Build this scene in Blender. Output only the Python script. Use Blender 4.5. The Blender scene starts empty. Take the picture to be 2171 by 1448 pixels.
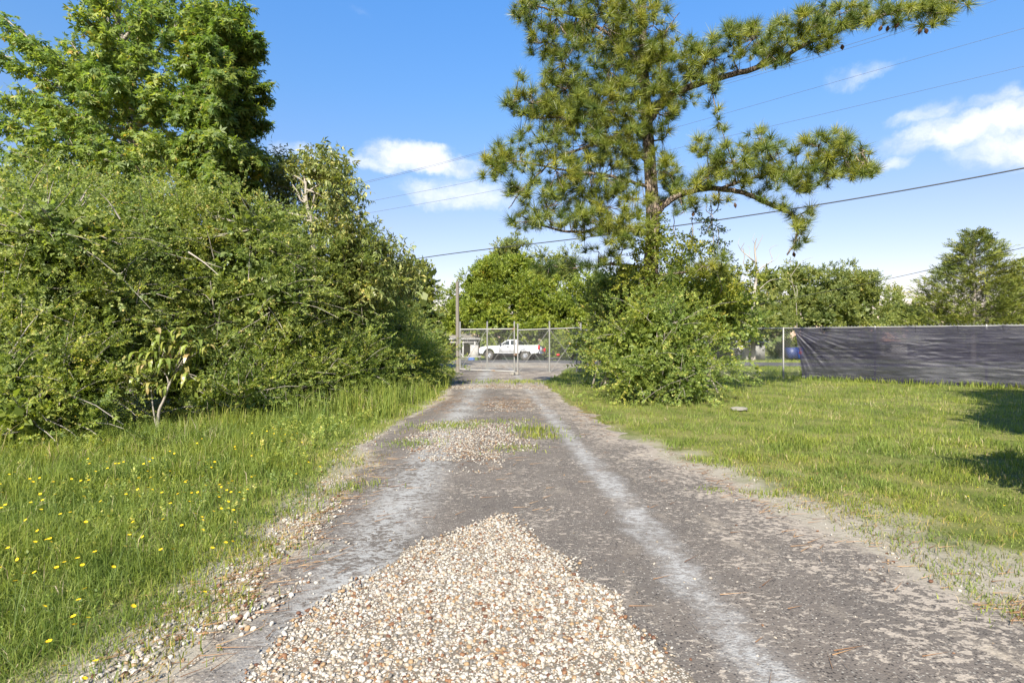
import bpy, math, random
import numpy as np
from mathutils import Vector, Matrix

R = math.radians
RNG = np.random.default_rng(7)
random.seed(7)
scene = bpy.context.scene
COL = scene.collection

# ------------------------------------------------------------------ camera
F = 1206.0            # focal length in photograph pixels (photo is 2171 wide)
CAMZ = 1.5
HOR = 720.0
cam = bpy.data.cameras.new('camera')
cam.sensor_width = 36.0
cam.lens = 36.0 * F / 2171.0
cam.shift_y = (HOR - 724.0) / 2171.0
cam.clip_start = 0.05
cam.clip_end = 3000
camo = bpy.data.objects.new('camera', cam)
COL.objects.link(camo)
camo.location = (0, 0, CAMZ)
camo.rotation_euler = (R(90), 0, 0)
scene.camera = camo

def P(u, v, D):
    return np.array([(u - 1085.5) / F * D, D, CAMZ + (HOR - v) / F * D])

# ------------------------------------------------------------------ light
SUN_EL, SUN_A = 38.0, 13.0      # light travels towards +y and +x
sun = bpy.data.lights.new('sun', 'SUN')
sun.energy = 5.0
sun.angle = R(0.5)
sun.color = (1.0, 0.93, 0.80)
suno = bpy.data.objects.new('sun', sun)
COL.objects.link(suno)
ld = Vector((math.sin(R(SUN_A)) * math.cos(R(SUN_EL)), math.cos(R(SUN_A)) * math.cos(R(SUN_EL)), -math.sin(R(SUN_EL))))
suno.rotation_euler = ld.to_track_quat('-Z', 'Y').to_euler()
suno.location = (-10, -15, 20)

scene.view_settings.view_transform = 'Standard'
scene.view_settings.look = 'None'
scene.view_settings.gamma = 1
scene.view_settings.use_curve_mapping = False
scene.view_settings.exposure = 1.45
scene.cycles.max_bounces = 6
scene.cycles.transparent_max_bounces = 12
scene.cycles.use_denoising = True

# ------------------------------------------------------------------ node helper
class NT:
    def __init__(s, nt):
        s.nt = nt
    def n(s, t, **k):
        nd = s.nt.nodes.new(t)
        for a, b in k.items():
            setattr(nd, a, b)
        return nd
    def put(s, sock, v):
        if isinstance(v, bpy.types.NodeSocket):
            s.nt.links.new(v, sock)
        elif v is not None:
            if isinstance(v, (tuple, list)) and len(v) == 3 and sock.type == 'RGBA':
                v = (*v, 1)
            sock.default_value = v
    def m(s, op, a, b=None, c=None, clamp=False):
        nd = s.n('ShaderNodeMath', operation=op, use_clamp=clamp)
        s.put(nd.inputs[0], a); s.put(nd.inputs[1], b); s.put(nd.inputs[2], c)
        return nd.outputs[0]
    def vm(s, op, a, b=None):
        nd = s.n('ShaderNodeVectorMath', operation=op)
        s.put(nd.inputs[0], a)
        if b is not None:
            s.put(nd.inputs[1], b)
        return nd.outputs['Value'] if op in ('DOT_PRODUCT', 'LENGTH') else nd.outputs[0]
    def mix(s, f, a, b, bt='MIX'):
        nd = s.n('ShaderNodeMix', data_type='RGBA', blend_type=bt)
        s.put(nd.inputs[0], f); s.put(nd.inputs[6], a); s.put(nd.inputs[7], b)
        return nd.outputs[2]
    def noise(s, vec, scale, detail=4, rough=0.55, dist=0.0):
        nd = s.n('ShaderNodeTexNoise')
        s.put(nd.inputs['Vector'], vec); nd.inputs['Scale'].default_value = scale
        nd.inputs['Detail'].default_value = detail; nd.inputs['Roughness'].default_value = rough
        nd.inputs['Distortion'].default_value = dist
        return nd.outputs['Fac']
    def vor(s, vec, scale, feat='F1', out='Distance', rnd=1.0):
        nd = s.n('ShaderNodeTexVoronoi', feature=feat)
        s.put(nd.inputs['Vector'], vec); nd.inputs['Scale'].default_value = scale
        nd.inputs['Randomness'].default_value = rnd
        return nd.outputs[out]
    def ss(s, x, a, b):     # smoothstep a..b
        nd = s.n('ShaderNodeMapRange', interpolation_type='SMOOTHSTEP')
        s.put(nd.inputs[0], x); nd.inputs[1].default_value = a; nd.inputs[2].default_value = b
        return nd.outputs[0]
    def ramp(s, x, stops, interp='LINEAR'):
        nd = s.n('ShaderNodeValToRGB')
        cr = nd.color_ramp; cr.interpolation = interp
        while len(cr.elements) < len(stops):
            cr.elements.new(0.5)
        for e, (p, c) in zip(cr.elements, stops):
            e.position = p; e.color = (*c, 1)
        s.put(nd.inputs[0], x)
        return nd.outputs[0]
    def xyz(s, v):
        nd = s.n('ShaderNodeSeparateXYZ'); s.put(nd.inputs[0], v)
        return nd.outputs
    def bump(s, h, strength=0.5, dist=0.02):
        nd = s.n('ShaderNodeBump')
        nd.inputs['Strength'].default_value = strength; nd.inputs['Distance'].default_value = dist
        s.put(nd.inputs['Height'], h)
        return nd.outputs[0]
    def attr(s, name):
        return s.n('ShaderNodeAttribute', attribute_name=name).outputs['Fac']

# ------------------------------------------------------------------ world
world = bpy.data.worlds.new('World')
scene.world = world
world.use_nodes = True
w = NT(world.node_tree)
world.node_tree.nodes.clear()
sky = w.n('ShaderNodeTexSky', sky_type='NISHITA')
sky.sun_disc = False
sky.sun_elevation = R(SUN_EL)
sky.sun_rotation = R(180 + SUN_A)
sky.altitude = 50
sky.air_density = 1.0
sky.dust_density = 0.6
sky.ozone_density = 2.5
dirv = w.n('ShaderNodeTexCoord').outputs['Generated']
dx, dy, dz = w.xyz(dirv)
def sky_dir(u, v):
    d = Vector(((u - 1085.5) / F, 1.0, (HOR - v) / F)); d.normalize(); return d
wn = w.n('ShaderNodeTexNoise'); w.put(wn.inputs['Vector'], dirv); wn.inputs['Scale'].default_value = 9; wn.inputs['Detail'].default_value = 7; wn.inputs['Roughness'].default_value = .6
rawdir = dirv
dirv = w.vm('ADD', dirv, w.vm('MULTIPLY', w.vm('SUBTRACT', wn.outputs['Color'], (.5, .5, .5)), (.11, .11, .075)))
warp = w.noise(dirv, 7, 5, 0.6)
fine = w.noise(w.vm('MULTIPLY', dirv, (1, 1, 1.8)), 11, 9, 0.62)
blobs = [(845, 322, .085, .034, 1.0), (925, 345, .10, .022, .85), (800, 345, .075, .020, .7), (980, 405, .13, .034, .55), (890, 395, .08, .022, .4),
         (2020, 285, .105, .032, .85), (2130, 262, .09, .030, .8), (1965, 245, .045, .020, .6), (2210, 300, .12, .036, .8), (2090, 225, .05, .016, .5), (1808, 166, .05, .017, .45), (1872, 350, .035, .014, .5),
         (20, 480, .10, .04, .4), (740, 30, .12, .012, .12), (640, 330, .08, .02, .35)]
field = None
dirs = [(sky_dir(u, v), a, b, g) for u, v, a, b, g in blobs]
rr = random.Random(3)
for i in range(26):      # the rest of the sky carries the same kind of small clouds
    az = R(rr.uniform(62, 298)); el = R(rr.uniform(6, 50))
    d = Vector((math.sin(az) * math.cos(el), math.cos(az) * math.cos(el), math.sin(el)))
    dirs.append((d, rr.uniform(.07, .17), rr.uniform(.025, .05), rr.uniform(.5, 1)))
for c, a, b, g in dirs:
    right = Vector((c.y, -c.x, 0)).normalized(); up = right.cross(c)
    px = w.m('MULTIPLY', w.m('SUBTRACT', w.vm('DOT_PRODUCT', dirv, tuple(right)), 0.0), 1 / a)
    py = w.m('MULTIPLY', w.vm('DOT_PRODUCT', dirv, tuple(up)), 1 / b)
    r2 = w.m('ADD', w.m('MULTIPLY', px, px), w.m('MULTIPLY', py, py))
    front = w.m('GREATER_THAN', w.vm('DOT_PRODUCT', dirv, tuple(c)), 0.0)
    val = w.m('MULTIPLY', w.m('MULTIPLY', w.m('SUBTRACT', 1.0, r2), front), g)
    val = w.m('MAXIMUM', val, 0.0)
    field = val if field is None else w.m('MAXIMUM', field, val)
body = w.m('ADD', field, w.m('MULTIPLY', w.m('SUBTRACT', fine, 0.53), w.ss(field, 0.0, 0.25)))
body = w.m('ADD', body, w.m('MULTIPLY', w.m('SUBTRACT', warp, 0.5), w.ss(field, 0.0, 0.3)))
dens = w.m('MULTIPLY', w.ss(body, 0.06, 0.95), 0.95)
skyc = sky.outputs[0]
hsv = w.n('ShaderNodeHueSaturation'); hsv.inputs['Saturation'].default_value = 1.12
w.put(hsv.inputs['Color'], skyc)
cloudc = w.mix(w.ss(w.m('ADD', fine, w.m('MULTIPLY', field, .12)), .42, .66), (4.0, 4.35, 5.1), (5.4, 5.5, 5.8))
skyg = w.mix(1.0, hsv.outputs[0], w.ramp(w.xyz(rawdir)[2], [(0, (.80, .545, .515)), (.06, (.78, .55, .52)), (.205, (.79, .615, .59)), (.39, (.655, .765, .83)), (.52, (.61, .85, 1.0)), (1, (.61, .85, 1.0))]), 'MULTIPLY')
skyg = w.mix(1.0, skyg, (1.36, 1.36, 1.36), 'MULTIPLY')
colr = w.mix(dens, skyg, cloudc)
bg = w.n('ShaderNodeBackground'); bg.inputs['Strength'].default_value = 0.079
w.put(bg.inputs[0], colr)
wo = w.n('ShaderNodeOutputWorld'); w.put(wo.inputs[0], bg.outputs[0])

# ------------------------------------------------------------------ materials
def mat(name, build):
    m = bpy.data.materials.new(name)
    m.use_nodes = True
    m.node_tree.nodes.clear()
    t = NT(m.node_tree)
    out = t.n('ShaderNodeOutputMaterial')
    t.put(out.inputs[0], build(t))
    return m
def bsdf(t, color, rough=0.6, metal=0.0, spec=0.5, normal=None, alpha=None, trans=None, coat=None):
    b = t.n('ShaderNodeBsdfPrincipled')
    t.put(b.inputs['Base Color'], color); t.put(b.inputs['Roughness'], rough)
    t.put(b.inputs['Metallic'], metal); t.put(b.inputs['Specular IOR Level'], spec)
    if normal is not None: t.put(b.inputs['Normal'], normal)
    if trans is not None: t.put(b.inputs['Transmission Weight'], trans)
    if coat is not None: t.put(b.inputs['Coat Weight'], coat)
    return b.outputs[0]
def pos(t):
    return t.n('ShaderNodeNewGeometry').outputs['Position']
def objc(t):
    return t.n('ShaderNodeTexCoord').outputs['Object']

def leaf_mat(name, stops, transl=0.35, rough=0.45, spec=0.35):
    def b(t):
        c = t.ramp(t.attr('tint'), stops)
        big = t.noise(pos(t), 0.9, 3)
        c = t.mix(t.ss(big, .35, .7), c, t.mix(1.0, c, (1.25, 1.1, .8), 'MULTIPLY'))
        p = bsdf(t, c, rough, 0, spec)
        tr = t.n('ShaderNodeBsdfTranslucent')
        t.put(tr.inputs[0], t.mix(1.0, c, (1.5, 1.55, .7), 'MULTIPLY'))
        mx = t.n('ShaderNodeMixShader'); mx.inputs[0].default_value = transl
        t.put(mx.inputs[1], p); t.put(mx.inputs[2], tr.outputs[0])
        return mx.outputs[0]
    return mat(name, b)
M = {}
M['yaupon'] = leaf_mat('yaupon leaf', [(0, (0.0759, 0.1156, 0.0365)), (.45, (0.1684, 0.2239, 0.0684)), (.8, (0.2609, 0.3066, 0.0888)), (1, (0.3878, 0.3308, 0.1298))], .45, .5, .3)
M['bright_shrub'] = leaf_mat('light shrub leaf', [(0, (0.0752, 0.1214, 0.0336)), (.45, (0.1737, 0.2356, 0.0588)), (.8, (0.2707, 0.3204, 0.0715)), (1, (0.4060, 0.3810, 0.1198))], .45, .5, .3)
M['gum'] = leaf_mat('sweetgum leaf', [(0, (0.0553, 0.1076, 0.0361)), (.5, (0.1492, 0.2139, 0.0588)), (.85, (0.2597, 0.3174, 0.0797)), (1, (0.3986, 0.2801, 0.0911))], .45, .5, .3)
M['gum_dark'] = leaf_mat('dark sweetgum leaf', [(0, (0.0519, 0.1010, 0.0286)), (.5, (0.1318, 0.1901, 0.0439)), (.9, (0.2398, 0.2806, 0.0553)), (1, (0.3576, 0.2806, 0.0629))], .45, .5, .3)
M['lance'] = leaf_mat('narrow leaf', [(0, (0.0658, 0.1027, 0.0300)), (.5, (0.1579, 0.1976, 0.0660)), (.85, (0.2763, 0.2938, 0.1246)), (1, (0.3947, 0.3692, 0.1487))], .3, .4, .5)
M['pine'] = leaf_mat('pine needle', [(0, (.022, .045, .012)), (.35, (.075, .115, .022)), (.7, (.185, .215, .038)), (1, (.27, .28, .055))], .25, .4, .35)
M['tree_bright'] = leaf_mat('bright tree leaf', [(0, (0.0777, 0.1175, 0.0211)), (.5, (0.1812, 0.2351, 0.0363)), (.9, (0.2712, 0.3135, 0.0545)), (1, (0.3881, 0.2874, 0.0726))], .4)
M['tree_mid'] = leaf_mat('mid tree leaf', [(0, (0.0773, 0.1093, 0.0343)), (.5, (0.1806, 0.2186, 0.0686)), (.9, (0.2756, 0.3019, 0.0947)), (1, (0.3445, 0.2683, 0.1062))], .45, .5, .3)
M['cedar'] = leaf_mat('cedar foliage', [(0, (0.0516, 0.0778, 0.0196)), (.5, (0.1253, 0.1592, 0.0343)), (.9, (0.2211, 0.2333, 0.0539)), (1, (0.3138, 0.2527, 0.0735))], .2, .6, .2)
M['vine'] = leaf_mat('vine leaf', [(0, (0.0600, 0.0956, 0.0165)), (.5, (0.1500, 0.1913, 0.0302)), (1, (0.2700, 0.2762, 0.0550))], .4)
M['vine_dark'] = leaf_mat('dark vine leaf', [(0, (0.0216, 0.0420, 0.0185)), (1, (0.0720, 0.1020, 0.0396))], .2)
M['far'] = leaf_mat('far wood leaf', [(0, (0.0780, 0.1128, 0.0317)), (1, (0.1872, 0.2172, 0.0792))], .3)
M['grass'] = leaf_mat('grass blade', [(0, (0.0676, 0.1098, 0.0220)), (.45, (0.1499, 0.1999, 0.0396)), (.78, (0.2323, 0.2695, 0.0682)), (.9, (0.3283, 0.2999, 0.1672)), (1, (0.4057, 0.3401, 0.2574))], .4, .55, .25)
M['drygrass'] = leaf_mat('dry grass blade', [(0, (0.1105, 0.1190, 0.0255)), (.5, (0.2125, 0.1955, 0.0595)), (1, (0.3060, 0.2465, 0.1275))], .3, .6, .2)

M['bark'] = mat('pine bark', lambda t: (lambda v, n: bsdf(t, t.mix(t.ss(v, .02, .2), (.045, .035, .028), t.mix(n, (.16, .12, .095), (.27, .22, .185))), .9, 0, .2,
    t.bump(v, .9, .05)))(t.vor(t.vm('MULTIPLY', pos(t), (1, 1, .35)), 14, 'DISTANCE_TO_EDGE'), t.noise(pos(t), 9, 5)))
M['greybark'] = mat('grey bark', lambda t: bsdf(t, t.mix(t.noise(pos(t), 16, 5), (.13, .11, .09), (.34, .31, .27)), .9, 0, .2, t.bump(t.noise(pos(t), 40, 4), .5, .02)))
M['palebark'] = mat('pale dead wood', lambda t: bsdf(t, t.mix(t.noise(pos(t), 20, 5), (0.1920, 0.1680, 0.1400), (0.3200, 0.2920, 0.2560)), .9, 0, .2))
M['cone'] = mat('pine cone', lambda t: bsdf(t, t.mix(t.noise(pos(t), 60, 3), (.05, .028, .016), (.14, .08, .045)), .8, 0, .2))
M['galv'] = mat('galvanised steel', lambda t: bsdf(t, t.mix(t.ss(t.noise(pos(t), 3, 6, .7), .56, .72), t.mix(t.noise(pos(t), 18, 3), (0.1872, 0.1872, 0.1800), (0.2592, 0.2556, 0.2448)), (0.2376, 0.1440, 0.0720)), .5, .35, .4))
M['galvwire'] = mat('galvanised wire', lambda t: bsdf(t, (0.1656, 0.1656, 0.1620), .5, .3, .4))
M['rust'] = mat('rusty steel', lambda t: bsdf(t, t.mix(t.noise(pos(t), 25, 4), (.22, .10, .04), (.42, .30, .20)), .8, .2, .3))
M['pole'] = mat('weathered pole wood', lambda t: bsdf(t, t.mix(t.noise(t.vm('MULTIPLY', pos(t), (30, 30, 1.2)), 1, 6, .65), (0.0734, 0.0616, 0.0529), (0.2081, 0.1915, 0.1663)), .9, 0, .2))
M['cable'] = mat('black cable', lambda t: bsdf(t, (.02, .022, .022), .6))
M['wire'] = mat('aluminium conductor', lambda t: bsdf(t, (.075, .08, .085), .5, .2))
M['white_paint'] = mat('white car paint', lambda t: bsdf(t, t.mix(t.ss(t.xyz(objc(t))[2], .62, .42), (0.4320, 0.4392, 0.4464), t.mix(t.noise(objc(t), 9, 4), (0.4176, 0.4176, 0.4104), (0.3024, 0.2448, 0.1800))), .25, 0, .5, coat=.5))
M['black_plastic'] = mat('black plastic', lambda t: bsdf(t, (.02, .02, .021), .6))
M['tyre'] = mat('tyre rubber', lambda t: bsdf(t, t.mix(t.noise(objc(t), 12, 3), (.03, .03, .03), (.075, .066, .055)), .85, 0, .2))
M['alloy'] = mat('alloy', lambda t: bsdf(t, (0.4464, 0.4536, 0.4680), .3, .7))
M['glass'] = mat('tinted window glass', lambda t: bsdf(t, (.018, .024, .024), .05, 0, .6))
M['red_lens'] = mat('red lens', lambda t: bsdf(t, (.55, .012, .02), .2))
M['amber_lens'] = mat('amber lens', lambda t: bsdf(t, (0.5400, 0.2520, 0.0864), .2))
M['chrome'] = mat('chrome', lambda t: bsdf(t, (0.4320, 0.4320, 0.4320), .2, .9))
M['white_wood'] = mat('white painted wood', lambda t: bsdf(t, t.mix(t.noise(pos(t), 5, 4), (0.2419, 0.2362, 0.2246), (0.3110, 0.3110, 0.2995)), .6))
M['roofmetal'] = mat('weathered roof', lambda t: bsdf(t, t.mix(t.noise(pos(t), 2, 4), (0.1296, 0.1166, 0.0994), (0.1944, 0.1771, 0.1555)), .7))
M['brownroof'] = mat('brown shingle roof', lambda t: bsdf(t, t.mix(t.noise(pos(t), 6, 4), (.42, .22, .14), (.58, .34, .22)), .9))
M['greyboard'] = mat('grey board', lambda t: bsdf(t, t.mix(t.noise(pos(t), 8, 4), (0.2448, 0.2304, 0.2160), (0.3600, 0.3456, 0.3240)), .8))
M['concrete'] = mat('concrete', lambda t: bsdf(t, t.mix(t.noise(pos(t), 12, 5), (0.2448, 0.2304, 0.2088), (0.3744, 0.3600, 0.3312)), .9, 0, .2))
M['limestone'] = mat('pale rock', lambda t: bsdf(t, t.mix(t.noise(pos(t), 10, 5), (0.1469, 0.1339, 0.1123), (0.2160, 0.2052, 0.1858)), .9, 0, .2, t.bump(t.noise(pos(t), 30, 4), .6, .02)))
M['blue_steel'] = mat('blue steel', lambda t: bsdf(t, t.mix(t.noise(pos(t), 3, 4), (0.0086, 0.0432, 0.2376), (0.0130, 0.0720, 0.3240)), .45))
M['navy_steel'] = mat('navy steel', lambda t: bsdf(t, (.012, .025, .10), .5))
M['red_paint'] = mat('red paint', lambda t: bsdf(t, (0.4320, 0.0086, 0.0216), .45))
M['blue_tarp'] = mat('blue tarp', lambda t: bsdf(t, (.04, .09, .25), .6))
M['yellow_petal'] = mat('yellow petal', lambda t: bsdf(t, t.mix(t.attr('tint'), (0.6120, 0.3600, 0.0086), (0.6480, 0.4896, 0.0144)), .6, 0, .2))
M['stalk'] = mat('green stalk', lambda t: bsdf(t, (0.0864, 0.1296, 0.0216), .6))
M['straw'] = mat('pine straw', lambda t: bsdf(t, t.ramp(t.attr('tint'), [(0, (0.0864, 0.0432, 0.0216)), (.5, (0.1872, 0.1008, 0.0468)), (1, (0.3024, 0.1944, 0.1008))]), .8, 0, .2))
M['darkscrub'] = mat('seed stalk', lambda t: bsdf(t, (.45, .28, .12), .8))
M['pebble'] = mat('river pebble', lambda t: bsdf(t, t.mix(t.ss(t.noise(pos(t), 120, 3), .35, .7), t.mix(1., t.ramp(t.attr('tint'),
    [(0, (0.3472, 0.3177, 0.2758)), (.24, (0.3019, 0.2623, 0.2113)), (.38, (0.3774, 0.3546, 0.3151)), (.55, (0.2604, 0.2216, 0.1683)), (.67, (0.2340, 0.2202, 0.1970)), (.75, (0.2491, 0.1662, 0.0895)), (.84, (0.1661, 0.0850, 0.0430)), (.91, (0.0981, 0.0443, 0.0244)), (.95, (0.1321, 0.1219, 0.1089)), (1, (0.0566, 0.0487, 0.0430))], 'CONSTANT'), (.86, .84, .82), 'MULTIPLY'),
    t.ramp(t.attr('tint'),
    [(0, (0.3472, 0.3177, 0.2758)), (.24, (0.3019, 0.2623, 0.2113)), (.38, (0.3774, 0.3546, 0.3151)), (.55, (0.2604, 0.2216, 0.1683)), (.67, (0.2340, 0.2202, 0.1970)), (.75, (0.2491, 0.1662, 0.0895)), (.84, (0.1661, 0.0850, 0.0430)), (.91, (0.0981, 0.0443, 0.0244)), (.95, (0.1321, 0.1219, 0.1089)), (1, (0.0566, 0.0487, 0.0430))], 'CONSTANT')), .65, 0, .3))

# ------------------------------------------------------------------ mesh accumulators
class Acc:
    def __init__(s):
        s.V = []; s.F = {3: [], 4: []}; s.T = {3: [], 4: []}; s.n = 0; s.poly = []
    def add(s, V, Fc, tint=0.5):
        V = np.asarray(V, float).reshape(-1, 3); Fc = np.asarray(Fc, int)
        if len(Fc) == 0: return
        k = Fc.shape[1]
        s.V.append(V); s.F[k].append(Fc + s.n)
        s.T[k].append(np.broadcast_to(np.asarray(tint, float), (len(Fc),)).copy())
        s.n += len(V)
    def box(s, c, d, rot=None, tint=.5):
        d = np.array(d) / 2
        V = np.array([[x, y, z] for x in (-1, 1) for y in (-1, 1) for z in (-1, 1)]) * d
        if rot is not None: V = V @ np.array(rot).T
        s.add(V + np.array(c), [[0, 1, 3, 2], [4, 6, 7, 5], [0, 4, 5, 1], [2, 3, 7, 6], [0, 2, 6, 4], [1, 5, 7, 3]], tint)
    def tube(s, pts, rad, sides=6, tint=.5, cap=True):
        pts = np.asarray(pts, float); n = len(pts)
        rad = np.broadcast_to(np.asarray(rad, float), (n,)) if np.ndim(rad) == 0 or len(np.atleast_1d(rad)) != n else np.asarray(rad, float)
        T = np.gradient(pts, axis=0); T /= np.linalg.norm(T, axis=1)[:, None] + 1e-9
        ref = np.array([0, 0, 1.0]) if abs(T[:, 2].mean()) < .8 else np.array([1.0, 0, 0])
        A = np.cross(T, ref); A /= np.linalg.norm(A, axis=1)[:, None] + 1e-9
        B = np.cross(T, A)
        an = np.arange(sides) * 2 * np.pi / sides
        V = pts[:, None] + rad[:, None, None] * (np.cos(an)[None, :, None] * A[:, None] + np.sin(an)[None, :, None] * B[:, None])
        i = np.arange(n - 1)[:, None] * sides; j = np.arange(sides)[None]
        a = i + j; b = i + (j + 1) % sides
        Fq = np.stack([a, b, b + sides, a + sides], -1).reshape(-1, 4)
        s.add(V.reshape(-1, 3), Fq, tint)
        if cap:
            for base in (0, n - 1):
                c = pts[base]
                V2 = np.vstack([V[base], c[None]])
                Ft = [[k, (k + 1) % sides, sides] for k in range(sides)]
                s.add(V2, Ft, tint)
    def prims(s):
        return sum(len(f) for f in s.F[3]) + 2 * sum(len(f) for f in s.F[4])

TRI = [0]
def mk(name, acc, m, parent=None, smooth=False, local=False, kind=None):
    V = np.vstack(acc.V)
    if parent is not None and not local:
        V = V - np.array(parent.location)
    me = bpy.data.meshes.new(name)
    f3 = np.vstack(acc.F[3]) if acc.F[3] else np.zeros((0, 3), int)
    f4 = np.vstack(acc.F[4]) if acc.F[4] else np.zeros((0, 4), int)
    t = np.concatenate(acc.T[3] + acc.T[4])
    me.vertices.add(len(V)); me.vertices.foreach_set('co', V.astype(np.float32).ravel())
    li = np.concatenate([f3.ravel(), f4.ravel()]).astype(np.int32)
    me.loops.add(len(li)); me.loops.foreach_set('vertex_index', li)
    tot = np.concatenate([np.full(len(f3), 3), np.full(len(f4), 4)]).astype(np.int32)
    st = np.concatenate([[0], np.cumsum(tot)[:-1]]).astype(np.int32)
    me.polygons.add(len(tot)); me.polygons.foreach_set('loop_start', st); me.polygons.foreach_set('loop_total', tot)
    if smooth: me.polygons.foreach_set('use_smooth', np.ones(len(tot), bool))
    a = me.attributes.new('tint', 'FLOAT', 'FACE'); a.data.foreach_set('value', np.clip(t, 0, 1).astype(np.float32))
    me.update(calc_edges=True)
    me.materials.append(m)
    TRI[0] += len(f3) + 2 * len(f4)
    o = bpy.data.objects.new(name, me); COL.objects.link(o)
    if parent is not None: o.parent = parent
    if kind: o['kind'] = kind
    return o
def tag(o, label, cat, group=None):
    o['label'] = label; o['category'] = cat
    if group: o['group'] = group
    return o
def thing(name, label, cat, loc=(0, 0, 0), group=None):
    o = bpy.data.objects.new(name, None); COL.objects.link(o)
    o.empty_display_size = .2
    o.location = [float(x) for x in loc]
    return tag(o, label, cat, group)
def nrm(a):
    a = np.asarray(a, float); return a / (np.linalg.norm(a, axis=-1, keepdims=True) + 1e-9)
def smooth_line(pts, n=24):
    pts = np.asarray(pts, float)
    if len(pts) == 2: return pts[0] + (pts[1] - pts[0]) * np.linspace(0, 1, n)[:, None]
    p = np.vstack([2 * pts[0] - pts[1], pts, 2 * pts[-1] - pts[-2]])
    out = []
    m = len(pts) - 1
    for t in np.linspace(0, m - 1e-6, n):
        i = int(t); f = t - i
        a, b, c, d = p[i], p[i + 1], p[i + 2], p[i + 3]
        out.append(.5 * ((2 * b) + (c - a) * f + (2 * a - 5 * b + 4 * c - d) * f * f + (3 * b - a - 3 * c + d) * f ** 3))
    return np.array(out)
def hash2(ix, iy, seed=0):
    h = (ix * 374761393 + iy * 668265263 + seed * 1442695041) & 0x7fffffff
    h = ((h ^ (h >> 13)) * 1274126177) & 0x7fffffff
    return ((h ^ (h >> 16)) & 0xffff) / 65535.0
def vnoise(x, y, seed=0):
    x = np.asarray(x, float); y = np.asarray(y, float)
    ix = np.floor(x).astype(np.int64); iy = np.floor(y).astype(np.int64)
    fx = x - ix; fy = y - iy; fx = fx * fx * (3 - 2 * fx); fy = fy * fy * (3 - 2 * fy)
    a = hash2(ix, iy, seed); b = hash2(ix + 1, iy, seed); c = hash2(ix, iy + 1, seed); d = hash2(ix + 1, iy + 1, seed)
    return (a * (1 - fx) + b * fx) * (1 - fy) + (c * (1 - fx) + d * fx) * fy
def sstep(x, a, b):
    t = np.clip((np.asarray(x, float) - a) / (b - a), 0, 1); return t * t * (3 - 2 * t)

# terrain height
def zf(y):
    y = np.asarray(y, float)
    return -.25 * sstep(y, 28, 37) - .45 * sstep(y, 48.3, 51)

# ------------------------------------------------------------------ foliage tools
def leaf_quad(base, d, side, L, W, fold=.25):
    """diamond leaf folded along its midrib"""
    nn = np.cross(d, side)
    mid = base + d * L * .45
    return np.array([base, mid + side * W / 2 + nn * W * fold, base + d * L, mid - side * W / 2 + nn * W * fold])
def spray_tmpl(rng, n=13, L=.17, W=.09, spread=60, flat=.35, droop=0.0):
    V = []; 
    for i in range(n):
        t = .12 + .88 * (i + .5) / n
        sgn = 1 if i % 2 else -1
        a = R(spread) * sgn * rng.uniform(.6, 1.3)
        if i == n - 1: a *= .2
        base = np.array([t, 0, -droop * t * t + rng.normal(0, .02)])
        d = nrm(np.array([math.cos(a), math.sin(a), rng.normal(0, flat) - droop]))
        side = nrm(np.cross(d, np.array([rng.normal(0, .5), rng.normal(0, .5), 1])))
        l = L * rng.uniform(.7, 1.25)
        V.append(leaf_quad(base, d, side, l, W * l / L))
    V = np.array(V).reshape(-1, 3)
    return V, np.arange(len(V)).reshape(-1, 4)
def star_tmpl(rng, n=7, L=.42, droop=.6):
    """sweetgum like: five pointed leaves hanging from a short twig"""
    V = []
    for i in range(n):
        t = .15 + .85 * (i + .5) / n
        a = rng.uniform(-1, 1) * 2.2
        base = np.array([t, 0, 0]) + np.array([0, math.sin(a), -.3]) * rng.uniform(.05, .25)
        d = nrm(np.array([math.cos(a) * .6, math.sin(a), -droop * rng.uniform(.3, 1.6)]))
        side = nrm(np.cross(d, np.array([rng.normal(0, .5), rng.normal(0, .5), 1])))
        l = L * rng.uniform(.75, 1.2)
        for ang, k in ((0, 1.0), (.95, .82), (-.95, .82)):
            dd = d * math.cos(ang) + side * math.sin(ang); sd = -d * math.sin(ang) + side * math.cos(ang)
            V.append(leaf_quad(base, dd, sd, l * k, l * .34 * k, .15))
    V = np.array(V).reshape(-1, 3)
    return V, np.arange(len(V)).reshape(-1, 4)
def hang_tmpl(rng, n=9, L=.55, W=.12):
    """rosette of long narrow drooping leaves, two segments each"""
    V = []; Fq = []
    for i in range(n):
        a = rng.uniform(0, 2 * np.pi)
        o = np.array([rng.uniform(.2, 1), 0, 0])
        d = nrm(np.array([math.cos(a), math.sin(a), rng.uniform(-.5, .3)]))
        side = nrm(np.cross(d, [0, 0, 1])); l = L * rng.uniform(.7, 1.2)
        d2 = nrm(d * .55 + np.array([0, 0, -1.0]) * rng.uniform(.5, 1.2))
        p1 = o + d * l * .5; p2 = p1 + d2 * l * .5
        b = len(V)
        V += [o, p1 + side * W * l / L / 2, p2, p1 - side * W * l / L / 2]
        Fq.append([b, b + 1, b + 2, b + 3])
    return np.array(V), np.array(Fq)
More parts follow.
